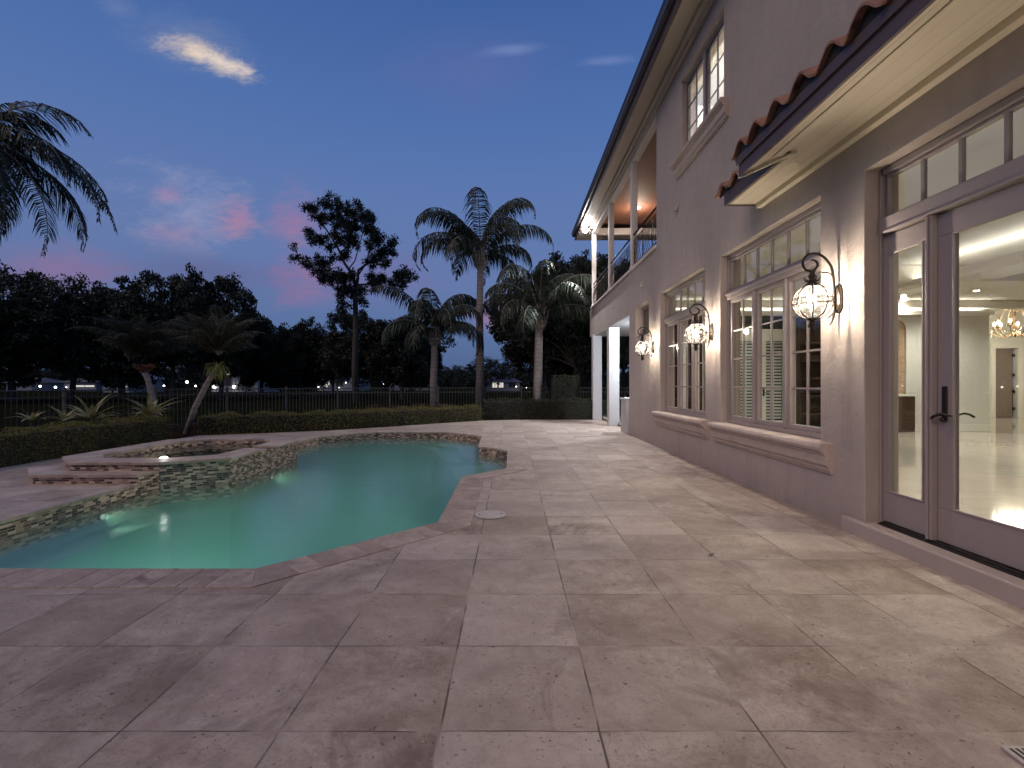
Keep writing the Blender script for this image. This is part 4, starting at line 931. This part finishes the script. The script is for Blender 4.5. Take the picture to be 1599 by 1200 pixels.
# ================================================================== PLANTS
def leafquad(mb, c, d, n_, L, w):       # a folded leaf: two triangles
    d = d*L; s = n_*w
    k = len(mb.v); mb.v += [tuple(c-d*.5), tuple(c+s*.5), tuple(c+d*.5), tuple(c-s*.5)]; mb.f.append((k,k+1,k+2,k+3))
def rvec(rng):
    while True:
        v_ = Vector((rng.uniform(-1,1),rng.uniform(-1,1),rng.uniform(-1,1)))
        if .05 < v_.length < 1: return v_.normalized()
def hedge(path, depth, h, name, label, mat, dens, leaf, seed, cat='hedge', rough=.10, group=None, core_in=.05):
    rng = random.Random(seed); hd_ = empty(name, label, cat, group)
    lf_ = MB(); core = MB(); P = [Vector((*p,0)) for p in path]
    for a, b in zip(P, P[1:]):
        d = b-a; L = d.length; d.normalize(); n_ = Vector((d.y,-d.x,0))*-1     # n_ points away from the patio
        core.prism([tuple((a+n_*core_in)[:2]), tuple((b+n_*core_in)[:2]), tuple((b+n_*(depth-core_in))[:2]), tuple((a+n_*(depth-core_in))[:2])], -.03, h-core_in)
        cnt = int(L*(h*1.0+depth)*dens)
        for _ in range(cnt):
            u_ = rng.uniform(-.02, L+.02); tot = h+depth+h*.25; q = rng.uniform(0, tot)
            nb = mnoise.noise((a+d*u_)*2.3+Vector((seed,0,0)))*rough
            if q < h: off, z = -nb-rng.uniform(-.02,.05), q
            elif q < h+depth: off, z = q-h, h+nb*1.4+rng.uniform(-.03,.05)
            else: off, z = depth+rng.uniform(-.03,.04), (q-h-depth)*4
            c0 = a+d*u_+n_*off+Vector((0,0,z)); dd = rvec(rng); dd.z = abs(dd.z)*.8; dd.normalize()
            leafquad(lf_, c0, dd, rvec(rng), leaf*rng.uniform(.7,1.3), leaf*.6)
    for a, b in zip(P, P[1:]):
        d = b-a; L = d.length; d.normalize(); n_ = Vector((d.y,-d.x,0))*-1
        for _ in range(int(L*9)):
            c0 = a+d*rng.uniform(0,L)+n_*rng.uniform(0,depth)+Vector((0,0,h)); up_ = Vector((rng.uniform(-.3,.3),rng.uniform(-.3,.3),1)).normalized(); ln = rng.uniform(.05,.13)
            for q in range(6): leafquad(lf_, c0+up_*ln*q/5, (rvec(rng)+up_*.5).normalized(), rvec(rng), leaf*.9, leaf*.5)
    lf_.build('foliage', mat, hd_); core.build('twigs', M['core'], hd_); return hd_
hedge([(-8.13,2.0),(-8.13,5),(-8.15,8.5),(-8.15,11.7)], .55, .53, 'hedge', 'clipped hedge along the left patio edge behind the spa', M['hedge'], 2300, .036, 1)
hedge([(-8.12,12.72),(-6.62,13.33),(-5.2,14.09),(-4.02,15.09),(-2.46,16.64),(-1.10,17.84)], .55, .50, 'hedge', 'low yellow green clipped hedge curving behind the far pool edge', M['hedge'], 1500, .045, 2)
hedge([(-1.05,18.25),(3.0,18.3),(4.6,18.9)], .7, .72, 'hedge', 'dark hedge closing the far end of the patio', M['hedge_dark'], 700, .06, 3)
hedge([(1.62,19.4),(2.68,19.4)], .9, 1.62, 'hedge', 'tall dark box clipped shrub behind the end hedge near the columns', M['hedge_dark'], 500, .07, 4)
# loose red tinged shrubs behind the curved hedge
def shrub(x, y, r, h, mat, label, seed, n=700, name='shrub', leaf=.07):
    rng = random.Random(seed); s = empty(name, label, 'shrub', 'loose red leaved shrubs behind the low hedge', loc=(x,y,-.05)); mb = MB(); tw = MB()
    for _ in range(n):
        v_ = rvec(rng)*rng.random()**.35; c0 = Vector((v_.x*r, v_.y*r, h*.55+v_.z*h*.5)); leafquad(mb, c0, rvec(rng), rvec(rng), leaf, leaf*.5)
    for _ in range(8): v_ = rvec(rng); tw.tube([(0,0,0),(v_.x*r*.4,v_.y*r*.4,h*.4),(v_.x*r*.8,v_.y*r*.8,h*.8)], [.012,.008,.004], 4)
    mb.build('foliage', mat, s); tw.build('stems', M['bark'], s)
for i,(px,Y) in enumerate(((622,17.0),(655,17.8),(690,18.6),(585,16.4))):
    shrub((px-799.5)*Y/F, Y, .5, .62+.05*(i%2), M['redleaf'], 'red tinged shrub standing behind the low hedge, ' + ('second from the left' if i==0 else 'third from the left' if i==1 else 'at the right end of the row' if i==2 else 'at the left end of the row'), 20+i)
# spiky plants behind the left hedge
def rosette(px, Y, n, L, z0, label, seed, wd_=.05):
    n = int(n*1.6); wd_ *= 1.6; z0 += .12; L *= 1.12
    rng = random.Random(seed); x = (px-799.5)*Y/F; s = empty('bromeliad', label, 'plant', 'spiky plants behind the left hedge', loc=(x,Y,0)); mb = MB()
    for k in range(n):
        a = 2*math.pi*k/n+rng.uniform(-.2,.2); e = rng.uniform(.35,1.25); l = L*rng.uniform(.7,1.15); p0 = Vector((0,0,z0)); dirh = Vector((math.cos(a),math.sin(a),0)); side = Vector((-math.sin(a),math.cos(a),0)); pts = []
        for q in range(6):
            pts.append(p0.copy()); ee = e-.18*q; p0 = p0+(dirh*math.cos(ee)+Vector((0,0,math.sin(ee))))*l/5
        for q in range(5):
            w0 = wd_*(1-q/5)**.6*(.6+.4*min(1,q)); w1 = wd_*max(0.02,(1-(q+1)/5))**.6
            mb.face([pts[q]-side*w0/2, pts[q]+side*w0/2, pts[q+1]+side*w1/2, pts[q+1]-side*w1/2])
    mb.build('leaves', M['agave'], s); tb = MB(); tb.tube([(0,0,-.05),(0,0,z0+.03)], [.05,.03], 8); tb.build('stem', M['bark'], s)
rosette(50, 10.5, 9, .42, .42, 'small pale spiky plant at the left end of the hedge row', 31)
rosette(142, 11.0, 16, .70, .40, 'broad pale spiky plant above the middle of the left hedge', 32, .07)
rosette(234, 11.9, 18, .75, .42, 'full spiky plant behind the left hedge beside the leaning palm', 33, .075)
rosette(100, 11.2, 9, .5, .35, 'thin spiky plant between the small and the broad ones', 34, .05)

def palm(name, label, x, y, z0, path, r0, r1, nf, L, seed, mat, e_hi=1.35, e_lo=-.35, droop=1.5, ll=.5, lw=.035, hang=.9, npair=42, crown=True, boots=False, group=None, gz=-.06, az=None, shaft=True, dexp=1.4):
    rng = random.Random(seed); t_ = empty(name, label, 'palm tree', group, loc=(x,y,gz))
    tb = MB(); k = len(path); P = [Vector(p) for p in path]
    tb.tube(P, [r0+(r1-r0)*i/(k-1) for i in range(k)], 14); tb.build('trunk', M['palmbark'], t_, smooth=True)
    top = P[-1]; mb = MB(); rc = MB()
    if shaft:
        sh = MB()
        sh.lathe([(r1,0),(r1*1.7,.15),(r1*1.9,.35),(r1*1.3,.65),(r1*.7,1.0)], (top.x,top.y,top.z-.35), 12)
        for q in range(14): a = rng.uniform(0,6.28); sh.tube([(top.x+math.cos(a)*r1*1.5,top.y+math.sin(a)*r1*1.5,top.z-.2),(top.x+math.cos(a)*r1*2.6,top.y+math.sin(a)*r1*2.6,top.z+.35+rng.uniform(0,.3))], [.05,.02], 5)
        sh.build('crownshaft', M['boots'] if boots else M['palmbark'], t_, smooth=True)
    if boots:
        sh = MB()
        for q in range(70):
            a = q*2.4; f_ = .62+.40*q/70; rr = r1*(1.0+.7*(q/70)); c0 = P[-2].lerp(P[-1], f_) if f_ > 0 else P[-2]
            l_ = .10+.10*rng.random(); sh.tube([(c0.x+math.cos(a)*rr*.6,c0.y+math.sin(a)*rr*.6,c0.z),(c0.x+math.cos(a)*(rr+l_),c0.y+math.sin(a)*(rr+l_),c0.z+.12)], [.03,.010], 5)
        sh.build('leaf_boots', M['boots'], t_)
    for f in range(nf):
        u_ = (f+.5)/nf; a = (f*2.39996+rng.uniform(-.2,.2)) if az is None else az[f][0]; e0 = (e_hi+(e_lo-e_hi)*u_**.9) if az is None else az[f][1]
        Lf = L*rng.uniform(.85,1.08)*(.75+.25*math.sin(u_*math.pi)) if az is None else L*az[f][2]
        drp = droop*rng.uniform(.78,1.15); Lf *= rng.uniform(.85,1.1); a += rng.uniform(-.25,.25)
        dh = Vector((math.cos(a),math.sin(a),0)); side = Vector((-math.sin(a),math.cos(a),0)); p0 = top+Vector((0,0,.25)); ns = 14; pts = [p0.copy()]; dirs = []
        for q in range(ns):
            ee = e0-drp*((q+1)/ns)**dexp; dd = dh*math.cos(ee)+Vector((0,0,math.sin(ee))); dirs.append(dd); p0 = p0+dd*Lf/ns; pts.append(p0.copy())
        rc.tube(pts, [(.028 if L > 2.2 else .012)*(1-.85*i/ns) for i in range(ns+1)], 5)
        tw = rng.uniform(-.3,.3)
        for j in range(npair):
            s_ = .12+.88*(j+rng.uniform(-.3,.3))/npair; s_ = min(.995,max(.1,s_)); qi = min(ns-1,int(s_*ns)); c0 = pts[qi].lerp(pts[qi+1], s_*ns-qi); dd = dirs[qi]
            prof = (math.sin(min(1,s_*1.15)*math.pi)**.55)*.85+.15; l = ll*prof*rng.uniform(.8,1.15)
            upv = side.cross(dd)
            if upv.z < 0: upv = -upv
            for sg in (-1,1):
                d0 = (side*sg*(.9+tw*sg)+dd*.55+Vector((0,0,-.25*hang))).normalized(); d1 = (side*sg*.35+dd*.3+Vector((0,0,-1.0*hang))+rvec(rng)*.16).normalized()
                m0 = c0+d0*l*.38; m1 = m0+(d0*.3+d1*.7).normalized()*l*.35; m2 = m1+d1*l*.35; wv = (dd*.8+rvec(rng)*.5).normalized()*lw*.5
                n_ = len(mb.v); mb.v += [tuple(c0-wv*.6),tuple(c0+wv*.6),tuple(m0+wv),tuple(m0-wv),tuple(m1+wv*.8),tuple(m1-wv*.8),tuple(m2)]
                mb.f += [(n_,n_+1,n_+2,n_+3),(n_+3,n_+2,n_+4,n_+5),(n_+5,n_+4,n_+6)]
    mb.build('fronds', mat, t_); rc.build('frond_stalks', M['datepalm'] if boots else M['palmbark'], t_, smooth=True)
    return t_
def PX(px, Y): return (px-799.5)*Y/F
def PZ(py, Y): return H-(py-600)*Y/F
palm('palm_tree','tallest queen palm with a clear pale trunk, standing mid lawn above the others', PX(749,22),22,0,[(0,0,0),(.02,0,2.2),(0,0,4.4),(.04,0,PZ(408,22))],.20,.14,17,5.0,41,M['palm'],1.54,.42,2.75,.95,.055,1.6,66,dexp=2.0)
palm('palm_tree','shorter queen palm left of the tallest one', PX(678,22.5),22.5,0,[(0,0,0),(-.02,0,1.5),(.02,0,2.6),(0,0,PZ(528,22.5))],.19,.14,16,4.6,42,M['palm'],1.52,.35,2.6,.9,.055,1.6,62,dexp=2.0)
palm('palm_tree','queen palm with bare leaf bases right of the tallest one, near the balcony', PX(841,20.5),20.5,0,[(0,0,0),(-.03,0,1.4),(0,0,2.6),(.03,0,PZ(500,20.5))],.20,.16,16,4.5,43,M['palm'],1.52,.30,2.6,.9,.055,1.6,62,dexp=2.0)
palm('date_palm','date palm with red brown boots leaning over the left hedge', PX(245,13.6),13.6,0,[(0,0,0),(-.10,0,.9),(-.28,.05,1.5),(-.42,.05,PZ(572,13.6))],.08,.07,30,1.8,44,M['datepalm'],1.6,.72,1.35,.34,.015,.6,70,boots=True,shaft=False,dexp=1.8)
pb = palm('date_palm','date palm with a smooth pale trunk leaning right, yellow fern at its neck', PX(290,13.2),13.2,0,[(0,0,0),(.25,0,.75),(.55,0,1.35),(.88,0,PZ(566,13.2))],.08,.065,30,1.8,45,M['datepalm'],1.6,.72,1.35,.34,.015,.6,70,boots=False,shaft=False,dexp=1.8)
rng = random.Random(9); fm = MB()
for k in range(150):
    a = rng.uniform(0,6.28); e = rng.uniform(-.6,1.1); dh = Vector((math.cos(a),math.sin(a),0)); p0 = Vector((.86,0,PZ(568,13.2)-.05)); sd_ = Vector((-math.sin(a),math.cos(a),0)); l = rng.uniform(.3,.55)
    pts = []
    for q in range(5): pts.append(p0.copy()); ee = e-.55*q; p0 = p0+(dh*math.cos(ee)+Vector((0,0,math.sin(ee))))*l/4
    for q in range(4): fm.face([pts[q]-sd_*.014*(1-q/5),pts[q]+sd_*.014*(1-q/5),pts[q+1]+sd_*.014*(1-(q+1)/5),pts[q+1]-sd_*.014*(1-(q+1)/5)])
fe = fm.build('fern', M['fern'], None); fe.location = pb.location; tag(fe, 'bright yellow green fern growing at the neck of the leaning date palm', 'fern')
# the big palm at the left edge: trunk outside the frame, fronds reaching in
az = [(.0,.62,1.0),(.3,.75,.8),(.35,.15,1.12),(-.25,.25,1.15),(.1,-.05,1.1),(-.6,-.2,1.05),(.6,-.15,1.0),(-.1,.10,1.2),(.15,-.35,1.15),(-.3,-.45,1.0),(1.8,.5,1),(2.6,.3,1),(3.3,.6,1),(4.2,.3,1),(4.9,.5,1),(5.3,0,1),(-.4,-.75,.9),(.3,-.8,.95),(1.3,0,1),(3.0,1.2,.9)]
palm('palm_tree','big feathery palm reaching in from the left edge of the picture', PX(-45,12.2),12.2,0,[(0,0,0),(-.1,0,2.5),(-.05,0,4.6),(0,0,PZ(222,12.2))],.17,.11,len(az),3.6,46,M['palm'],droop=1.6,ll=.80,lw=.038,hang=.8,npair=70,az=az)

# tall sparse pine
def zp(zx, zy, Y, dy=0): px, py = 400+zx/2.79, 250+zy/2.79; return Vector((PX(px,Y+dy)-PX(556,Y), dy, PZ(py,Y+dy)+.06))
Yp = 35; rng = random.Random(12); pn = empty('pine_tree','tall sparse pine with clumped needles standing alone on the lawn','tree',loc=(PX(556,Yp),Yp,-.06))
limbs = MB(); crown = MB()
def br(pts, r0, r1):
    P = [zp(x,y,Yp,d) for x,y,d in pts]; k = len(P); limbs.tube(P, [r0+(r1-r0)*i/(k-1) for i in range(k)], 7)
tr_ = MB(); tP = [Vector((0,0,0))]+[zp(x,y,Yp,0) for x,y in ((430,900),(434,750),(432,600),(438,545))]; tr_.tube(tP, [.24,.22,.20,.17,.14], 10); tr_.build('trunk', M['bark'], pn, smooth=True)
br([(438,560,0),(446,480,.3),(500,440,.5),(545,400,.6),(600,365,.7)],.12,.03); br([(436,560,0),(420,500,-.3),(385,450,-.4),(362,395,-.4),(330,340,-.3),(290,280,0),(240,215,.2)],.13,.03)
br([(370,400,-.4),(400,380,-.8),(410,300,-1),(440,240,-1)],.07,.02); br([(440,545,0),(520,538,.4),(560,565,.6),(585,560,.7)],.08,.025); br([(432,590,0),(380,540,.6),(320,490,.8),(200,425,1)],.09,.02)
br([(545,560,.5),(600,530,.8),(675,508,1)],.04,.015); br([(446,500,.2),(480,450,1),(495,380,1.4),(520,350,1.5)],.06,.02); br([(400,480,-.4),(430,440,-1),(470,300,-1.4),(480,270,-1.4)],.05,.02); br([(350,370,-.3),(300,360,-.5),(255,345,-.6)],.04,.015)
br([(420,600,0),(400,600,.3),(380,560,.6)],.04,.015)
limbs.build('limbs', M['bark'], pn, smooth=True)
cl = [(225,205),(260,215),(300,215),(345,215),(370,215),(410,225),(440,215),(470,250),(490,245),(280,255),(325,255),(350,280),(385,270),(400,300),(440,300),(430,270),(485,285),(245,335),(270,350),(300,350),(350,345),(345,320),(400,360),(420,375),(385,330),(530,335),(560,365),(600,360),(590,385),(500,365),(510,340),(490,440),(520,430),(545,410),(555,455),(185,415),(215,430),(240,455),(290,460),(280,510),(320,490),(300,530),(350,520),(400,510),(385,545),(350,560),(370,575),(420,590),(460,580),(405,570),(500,500),(550,510),(530,530),(510,520),(605,500),(635,495),(640,540),(600,540),(370,420),(320,400),(290,420),(675,508),(370,630),(440,610)]
for x,y in cl:
    dy = rng.uniform(-1.6,1.6); c0 = zp(x+rng.uniform(-8,8),y+rng.uniform(-6,6),Yp,dy); s_ = rng.uniform(.34,.62)
    for sub in range(rng.randint(3,5)):
        cc = c0+Vector((rng.gauss(0,s_*.55),rng.gauss(0,s_*.6),rng.gauss(0,s_*.5)))
        for q in range(95):
            v_ = rvec(rng)*rng.random()**.5*rng.uniform(.2,.46); leafquad(crown, cc+v_, (v_.normalized()+rvec(rng)*.7).normalized(), rvec(rng), .26, .09)
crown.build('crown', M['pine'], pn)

# broadleaf background trees
def oak(H_, Wd, seed, nclump, nleaf, leaf, trunk=.3, low=.25, rough=1.0, th=.28):
    rng = random.Random(seed); t_ = empty('tree'); mb = MB(); tk = MB()
    tk.tube([(0,0,-.2),(rng.uniform(-.2,.2),0,H_*.2),(rng.uniform(-.3,.3),0,H_*.45)], [trunk,trunk*.8,trunk*.5], 8)
    for _ in range(nclump):
        v_ = rvec(rng); rad = rng.random()**.35; cz = low+(1-low)*.5
        lob = 1+.28*mnoise.noise(v_*1.7+Vector((seed*3.1,0,0)))*rough
        c0 = Vector((v_.x*Wd*.5*rad*lob, v_.y*Wd*.5*rad*lob, H_*cz+v_.z*H_*(1-low)*.46*rad*lob)); cr = Wd*rng.uniform(.05,.115)
        if rng.random() < .5: tk.tube([(0,0,H_*.25),(c0.x*.45,c0.y*.45,H_*.25+(c0.z-H_*.25)*.6),(c0.x,c0.y,c0.z)], [trunk*.35,trunk*.2,.03], 5)
        for sub in range(3):
            cc = c0+rvec(rng)*cr*.7
            for q in range(nleaf//3):
                w_ = rvec(rng)*rng.random()**.45*cr*.75; w_.z *= .75; leafquad(mb, cc+w_, rvec(rng), rvec(rng), leaf*rng.uniform(.7,1.3), leaf*.6)
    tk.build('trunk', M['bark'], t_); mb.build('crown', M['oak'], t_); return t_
protoA = oak(11, 10, 51, 210, 200, .34, low=.15); protoB = oak(12, 11, 52, 170, 190, .34, rough=1.6, low=.15); protoC = oak(9, 8.5, 53, 260, 200, .30, low=.06); protoD = oak(10.5, 10, 54, 120, 150, .30, low=.2, rough=2.2)
used = set()
def put(proto, px, Y, topy, wpx, label, rot, group='dark trees beyond the fence', Hp=11, Wp=10):
    if id(proto) in used: o = copy_tree(proto)
    else: used.add(id(proto)); o = proto
    sz = (PZ(topy,Y)+.06)/Hp; sw_ = (wpx*Y/F)/Wp
    o.location = (PX(px,Y),Y,-.06); o.scale = (sw_,sw_,sz); o.rotation_euler = (0,0,rot); tag(o, label, 'tree', group); return o
put(protoA, 20, 38, 425, 190, 'dark broad tree at the left edge behind the big palm fronds', .3)
put(protoD, 112, 40, 425, 150, 'open crowned tree with sky showing through, between the left edge and the date palms', 1.2, Hp=10.5)
put(protoC, 190, 42, 448, 150, 'rounded dark tree behind the boot covered date palm', 2.0, Hp=9, Wp=8.5)
put(protoB, 268, 41, 412, 150, 'tall dark tree with knobbly top left of the leaning palm', .7, Hp=12, Wp=11)
put(protoA, 345, 43, 432, 130, 'tall dark tree right behind the leaning date palm', 2.8)
put(protoC, 408, 50, 505, 90, 'low tree in the dip right of the leaning date palm', .4, Hp=9, Wp=8.5)
put(protoC, 474, 48, 498, 88, 'dense round tree left of the tall pine', 3.9, Hp=9, Wp=8.5)
put(protoD, 520, 55, 520, 80, 'thin crowned tree just left of the pine trunk', 5.0, Hp=10.5)
put(protoB, 558, 46, 478, 110, 'dark tree directly behind the pine trunk', 4.1, Hp=12, Wp=11)
put(protoC, 628, 44, 490, 130, 'broad dense dark tree left of the shorter queen palm', 5.5, Hp=9, Wp=8.5)
put(protoA, 850, 30, 432, 150, 'open oak behind the queen palm with bare leaf bases', 2.6, Hp=10.5)
put(protoB, 900, 27, 380, 165, 'tall dark oak beside the end of the balcony', 1.9, Hp=12, Wp=11)
put(protoB, 975, 30, 400, 150, 'dark oak behind the columns of the portico', 3.3, Hp=12, Wp=11)
put(protoA, -90, 36, 430, 200, 'dark tree just past the left edge of the picture', 4.4)
put(protoA, 1080, 30, 380, 200, 'dark tree hidden behind the house corner', 5.6)
rng = random.Random(77); k = 0
far_names = ['far tree']
protoF = oak(11, 12, 60, 70, 60, .5, low=.05)
for px in list(range(-60, 700, 52))+list(range(690, 960, 30)):
    Y = rng.uniform(95,150); k += 1
    o = put(protoF, px+rng.uniform(-8,8), Y, 566+rng.uniform(-10,10) if px > 660 else 555+rng.uniform(-12,10), rng.uniform(62,90), 'distant dark tree in the tree line along the horizon', rng.uniform(0,6), 'distant tree line on the horizon', 11, 12)

rng = random.Random(5); wd_m = MB()
for k in range(52000):
    x = rng.uniform(-330,120); y = rng.uniform(168,176); hgt = 5.5+2.2*mnoise.noise(Vector((x*.05,3,0)))+1.4*mnoise.noise(Vector((x*.2,9,0)))
    leafquad(wd_m, Vector((x,y,rng.random()**.8*hgt)), rvec(rng), rvec(rng), 1.1, .8)
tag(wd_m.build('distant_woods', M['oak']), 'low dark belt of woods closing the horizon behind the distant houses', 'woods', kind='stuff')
# ================================================================== FENCE
fp = [(-12.5,3.0),(-12.2,8.0),(-11.4,12.5),(-9.4,16.2),(-6.6,18.6),(-3.0,20.0),(.4,20.6),(3.6,20.8),(8,20.9)]
fe_ = empty('metal_fence', 'black metal picket fence running behind the hedges around the garden', 'fence')
FT = 1.19
for i,(a,b_) in enumerate(zip(fp, fp[1:])):
    L = math.dist(a,b_); n = max(1,round(L/2.0))
    for k in range(n):
        p0 = lerp2(a,b_,k/n); p1 = lerp2(a,b_,(k+1)/n); pn_ = MB()
        for z in (FT-.03,FT-.2,.10): pn_.tube([(*p0,z),(*p1,z)], .016, 4)
        m_ = round(math.dist(p0,p1)/.115)
        for q in range(1,m_): pp = lerp2(p0,p1,q/m_); pn_.tube([(*pp,.02),(*pp,FT-.03)], .0085, 4)
        pn_.build('fence_panel', M['fence'], fe_)
        ps = MB(); ps.box(p0[0]-.03,p0[0]+.03,p0[1]-.03,p0[1]+.03,-.1,FT+.03).box(p0[0]-.036,p0[0]+.036,p0[1]-.036,p0[1]+.036,FT+.031,FT+.045); ps.build('fence_post', M['fence'], fe_)

# ================================================================== FAR HOUSES
M['farwall'] = simple('far_house_render', (.20,.22,.25), .9); M['farroof'] = simple('far_house_roof', (.10,.10,.12), .8); M['farroof2'] = simple('far_pale_roof', (.26,.30,.36), .7)
M['farwin'] = emis('far_lit_window', (1,.86,.66), .9); M['farlamp'] = emis('far_lamp', (1,.93,.80), 9); M['fardark'] = simple('far_dark_glass', (.02,.02,.025), .2); M['farglow'] = emis('far_lit_room', (1,.90,.80), .75)
def farhouse(px0, px1, Y, ytop, yeave, label, lit=(), dark=(), lamps=(), roofm='farroof'):
    h_ = empty('distant_house', label, 'house', 'distant houses across the lawn', loc=(PX((px0+px1)/2,Y),Y,0)); hw = (px1-px0)/2*Y/F; ze = PZ(yeave,Y); zt = PZ(ytop,Y)
    c_ = MB(); c_.box(-hw,hw,0,8,-.1,ze); c_.build('wall', M['farwall'], h_)
    c_ = MB(); e=.5; v_ = [(-hw-e,-e,ze),(hw+e,-e,ze),(hw+e,8+e,ze),(-hw-e,8+e,ze),(-hw*.55,4,zt),(hw*.55,4,zt)]
    for f_ in ((0,1,5,4),(1,2,5),(2,3,4,5),(3,0,4),(0,3,2,1)): c_.face([v_[q] for q in f_])
    c_.build('roof', M[roofm], h_)
    def rect(r, nm, mt, par=h_):
        x0_,x1_,y0_,y1_ = r; c_ = MB(); ox = PX((px0+px1)/2,Y); c_.box(PX(x0_,Y)-ox,PX(x1_,Y)-ox,-.06,-.002,PZ(y1_,Y),PZ(y0_,Y)); return c_.build(nm, M[mt], par)
    def wframe(r, par):
        x0_,x1_,y0_,y1_ = r; c_ = MB(); ox = PX((px0+px1)/2,Y); a_,b2 = PX(x0_,Y)-ox,PX(x1_,Y)-ox; z0_,z1_ = PZ(y1_,Y),PZ(y0_,Y); t_=.08
        c_.box(a_-t_,a_,-.1,-.003,z0_,z1_).box(b2,b2+t_,-.1,-.003,z0_,z1_).box(a_-t_,b2+t_,-.1,-.003,z1_,z1_+t_).box((a_+b2)/2-.04,(a_+b2)/2+.04,-.1,-.061,z0_,z1_); c_.build('frame', M['farroof'], par)
    for r in lit: wframe(r, rect(r,'window','farglow'))
    for r in dark: wframe(r, rect(r,'window','fardark'))
    for (x_,y_,s_) in lamps:
        c_ = MB(); c_.lathe([(s_*math.sin(math.pi*q/8),-s_*math.cos(math.pi*q/8)) for q in range(9)], (PX(x_,Y)-PX((px0+px1)/2,Y),-.45,PZ(y_,Y)), 10); c_.build('porch_lamp', M['farlamp'], h_, smooth=True)
farhouse(330,402,85,575,584,'pale distant house with two bright garage lamps between the leaning palm and the pine',lit=((341,364,583.5,585.5),),dark=((342,362,588,603),(378,392,589,596)),lamps=((337,604.5,.26),(368,604.5,.26),(308,603,.14)))
farhouse(160,202,80,578,592,'distant house with a pale sloping roof behind the boot covered date palm',lit=((186,200,600.5,604),),dark=((165,180,596,603),),lamps=((191,603,.10),),roofm='farroof2')
farhouse(100,150,95,588,597,'distant low house left of the date palms',lit=((118,148,602,604.5),),lamps=((90,605,.2),(66,603.5,.18),(107,605,.1)))
farhouse(10,50,95,590,598,'distant pale low house at the left',dark=((15,24,600,606),),lamps=())
farhouse(495,560,100,588,596,'distant house with a bright porch left of the pine trunk',lit=((508,515,596,602),(505,512,602.5,604.5)),dark=((525,535,598,604),),lamps=((498,605,.2),(530,606,.14),(541,598,.1)))
farhouse(610,672,110,590,597,'distant dark house between the broad tree and the shorter palm',lit=(),dark=((630,645,599,605),),lamps=((655,599,.08),(600,600,.08)))
farhouse(755,812,100,589,597,'distant house with two warm lit windows between the tallest and the right palm',lit=((769,776.5,598,605.5),(779,786,598,605.5)),dark=((795,805,599,605),),lamps=((806,604,.1),))
# garden lamps on the far street
for i,(x_,y_,Y,s_,hh_) in enumerate(((292,599,70,.18,1.2),(256,604,75,.12,.6),(822,607,60,.07,.4))):
    g_ = empty('lamp_post', ['bright globe lamp post on the far lawn between the two date palms','small lamp post beside the boot covered date palm trunk','tiny garden lamp right of the lit far windows'][i], 'lamp post', loc=(PX(x_,Y),Y,0)); z_ = PZ(y_,Y)
    c_ = MB(); c_.tube([(0,0,-.1),(0,0,z_)], .05, 6); c_.build('post', M['black'], g_); c_ = MB(); c_.lathe([(s_*math.sin(math.pi*q/8),-s_*math.cos(math.pi*q/8)) for q in range(9)], (0,0,z_+s_), 10); c_.build('globe', M['farlamp'], g_, smooth=True)

# ================================================================== RENDER SETTINGS
scene.view_settings.view_transform = 'Standard'; scene.view_settings.look = 'None'; scene.view_settings.exposure = 0; scene.view_settings.gamma = 1
scene.cycles.use_denoising = True
try: scene.cycles.denoiser = 'OPENIMAGEDENOISE'
except Exception: pass
scene.cycles.max_bounces = 10; scene.cycles.diffuse_bounces = 4; scene.cycles.glossy_bounces = 4; scene.cycles.transparent_max_bounces = 16; scene.cycles.volume_bounces = 2
scene.cycles.sample_clamp_indirect = 4.0; scene.cycles.caustics_reflective = False; scene.cycles.caustics_refractive = False
scene.cycles.use_light_tree = True
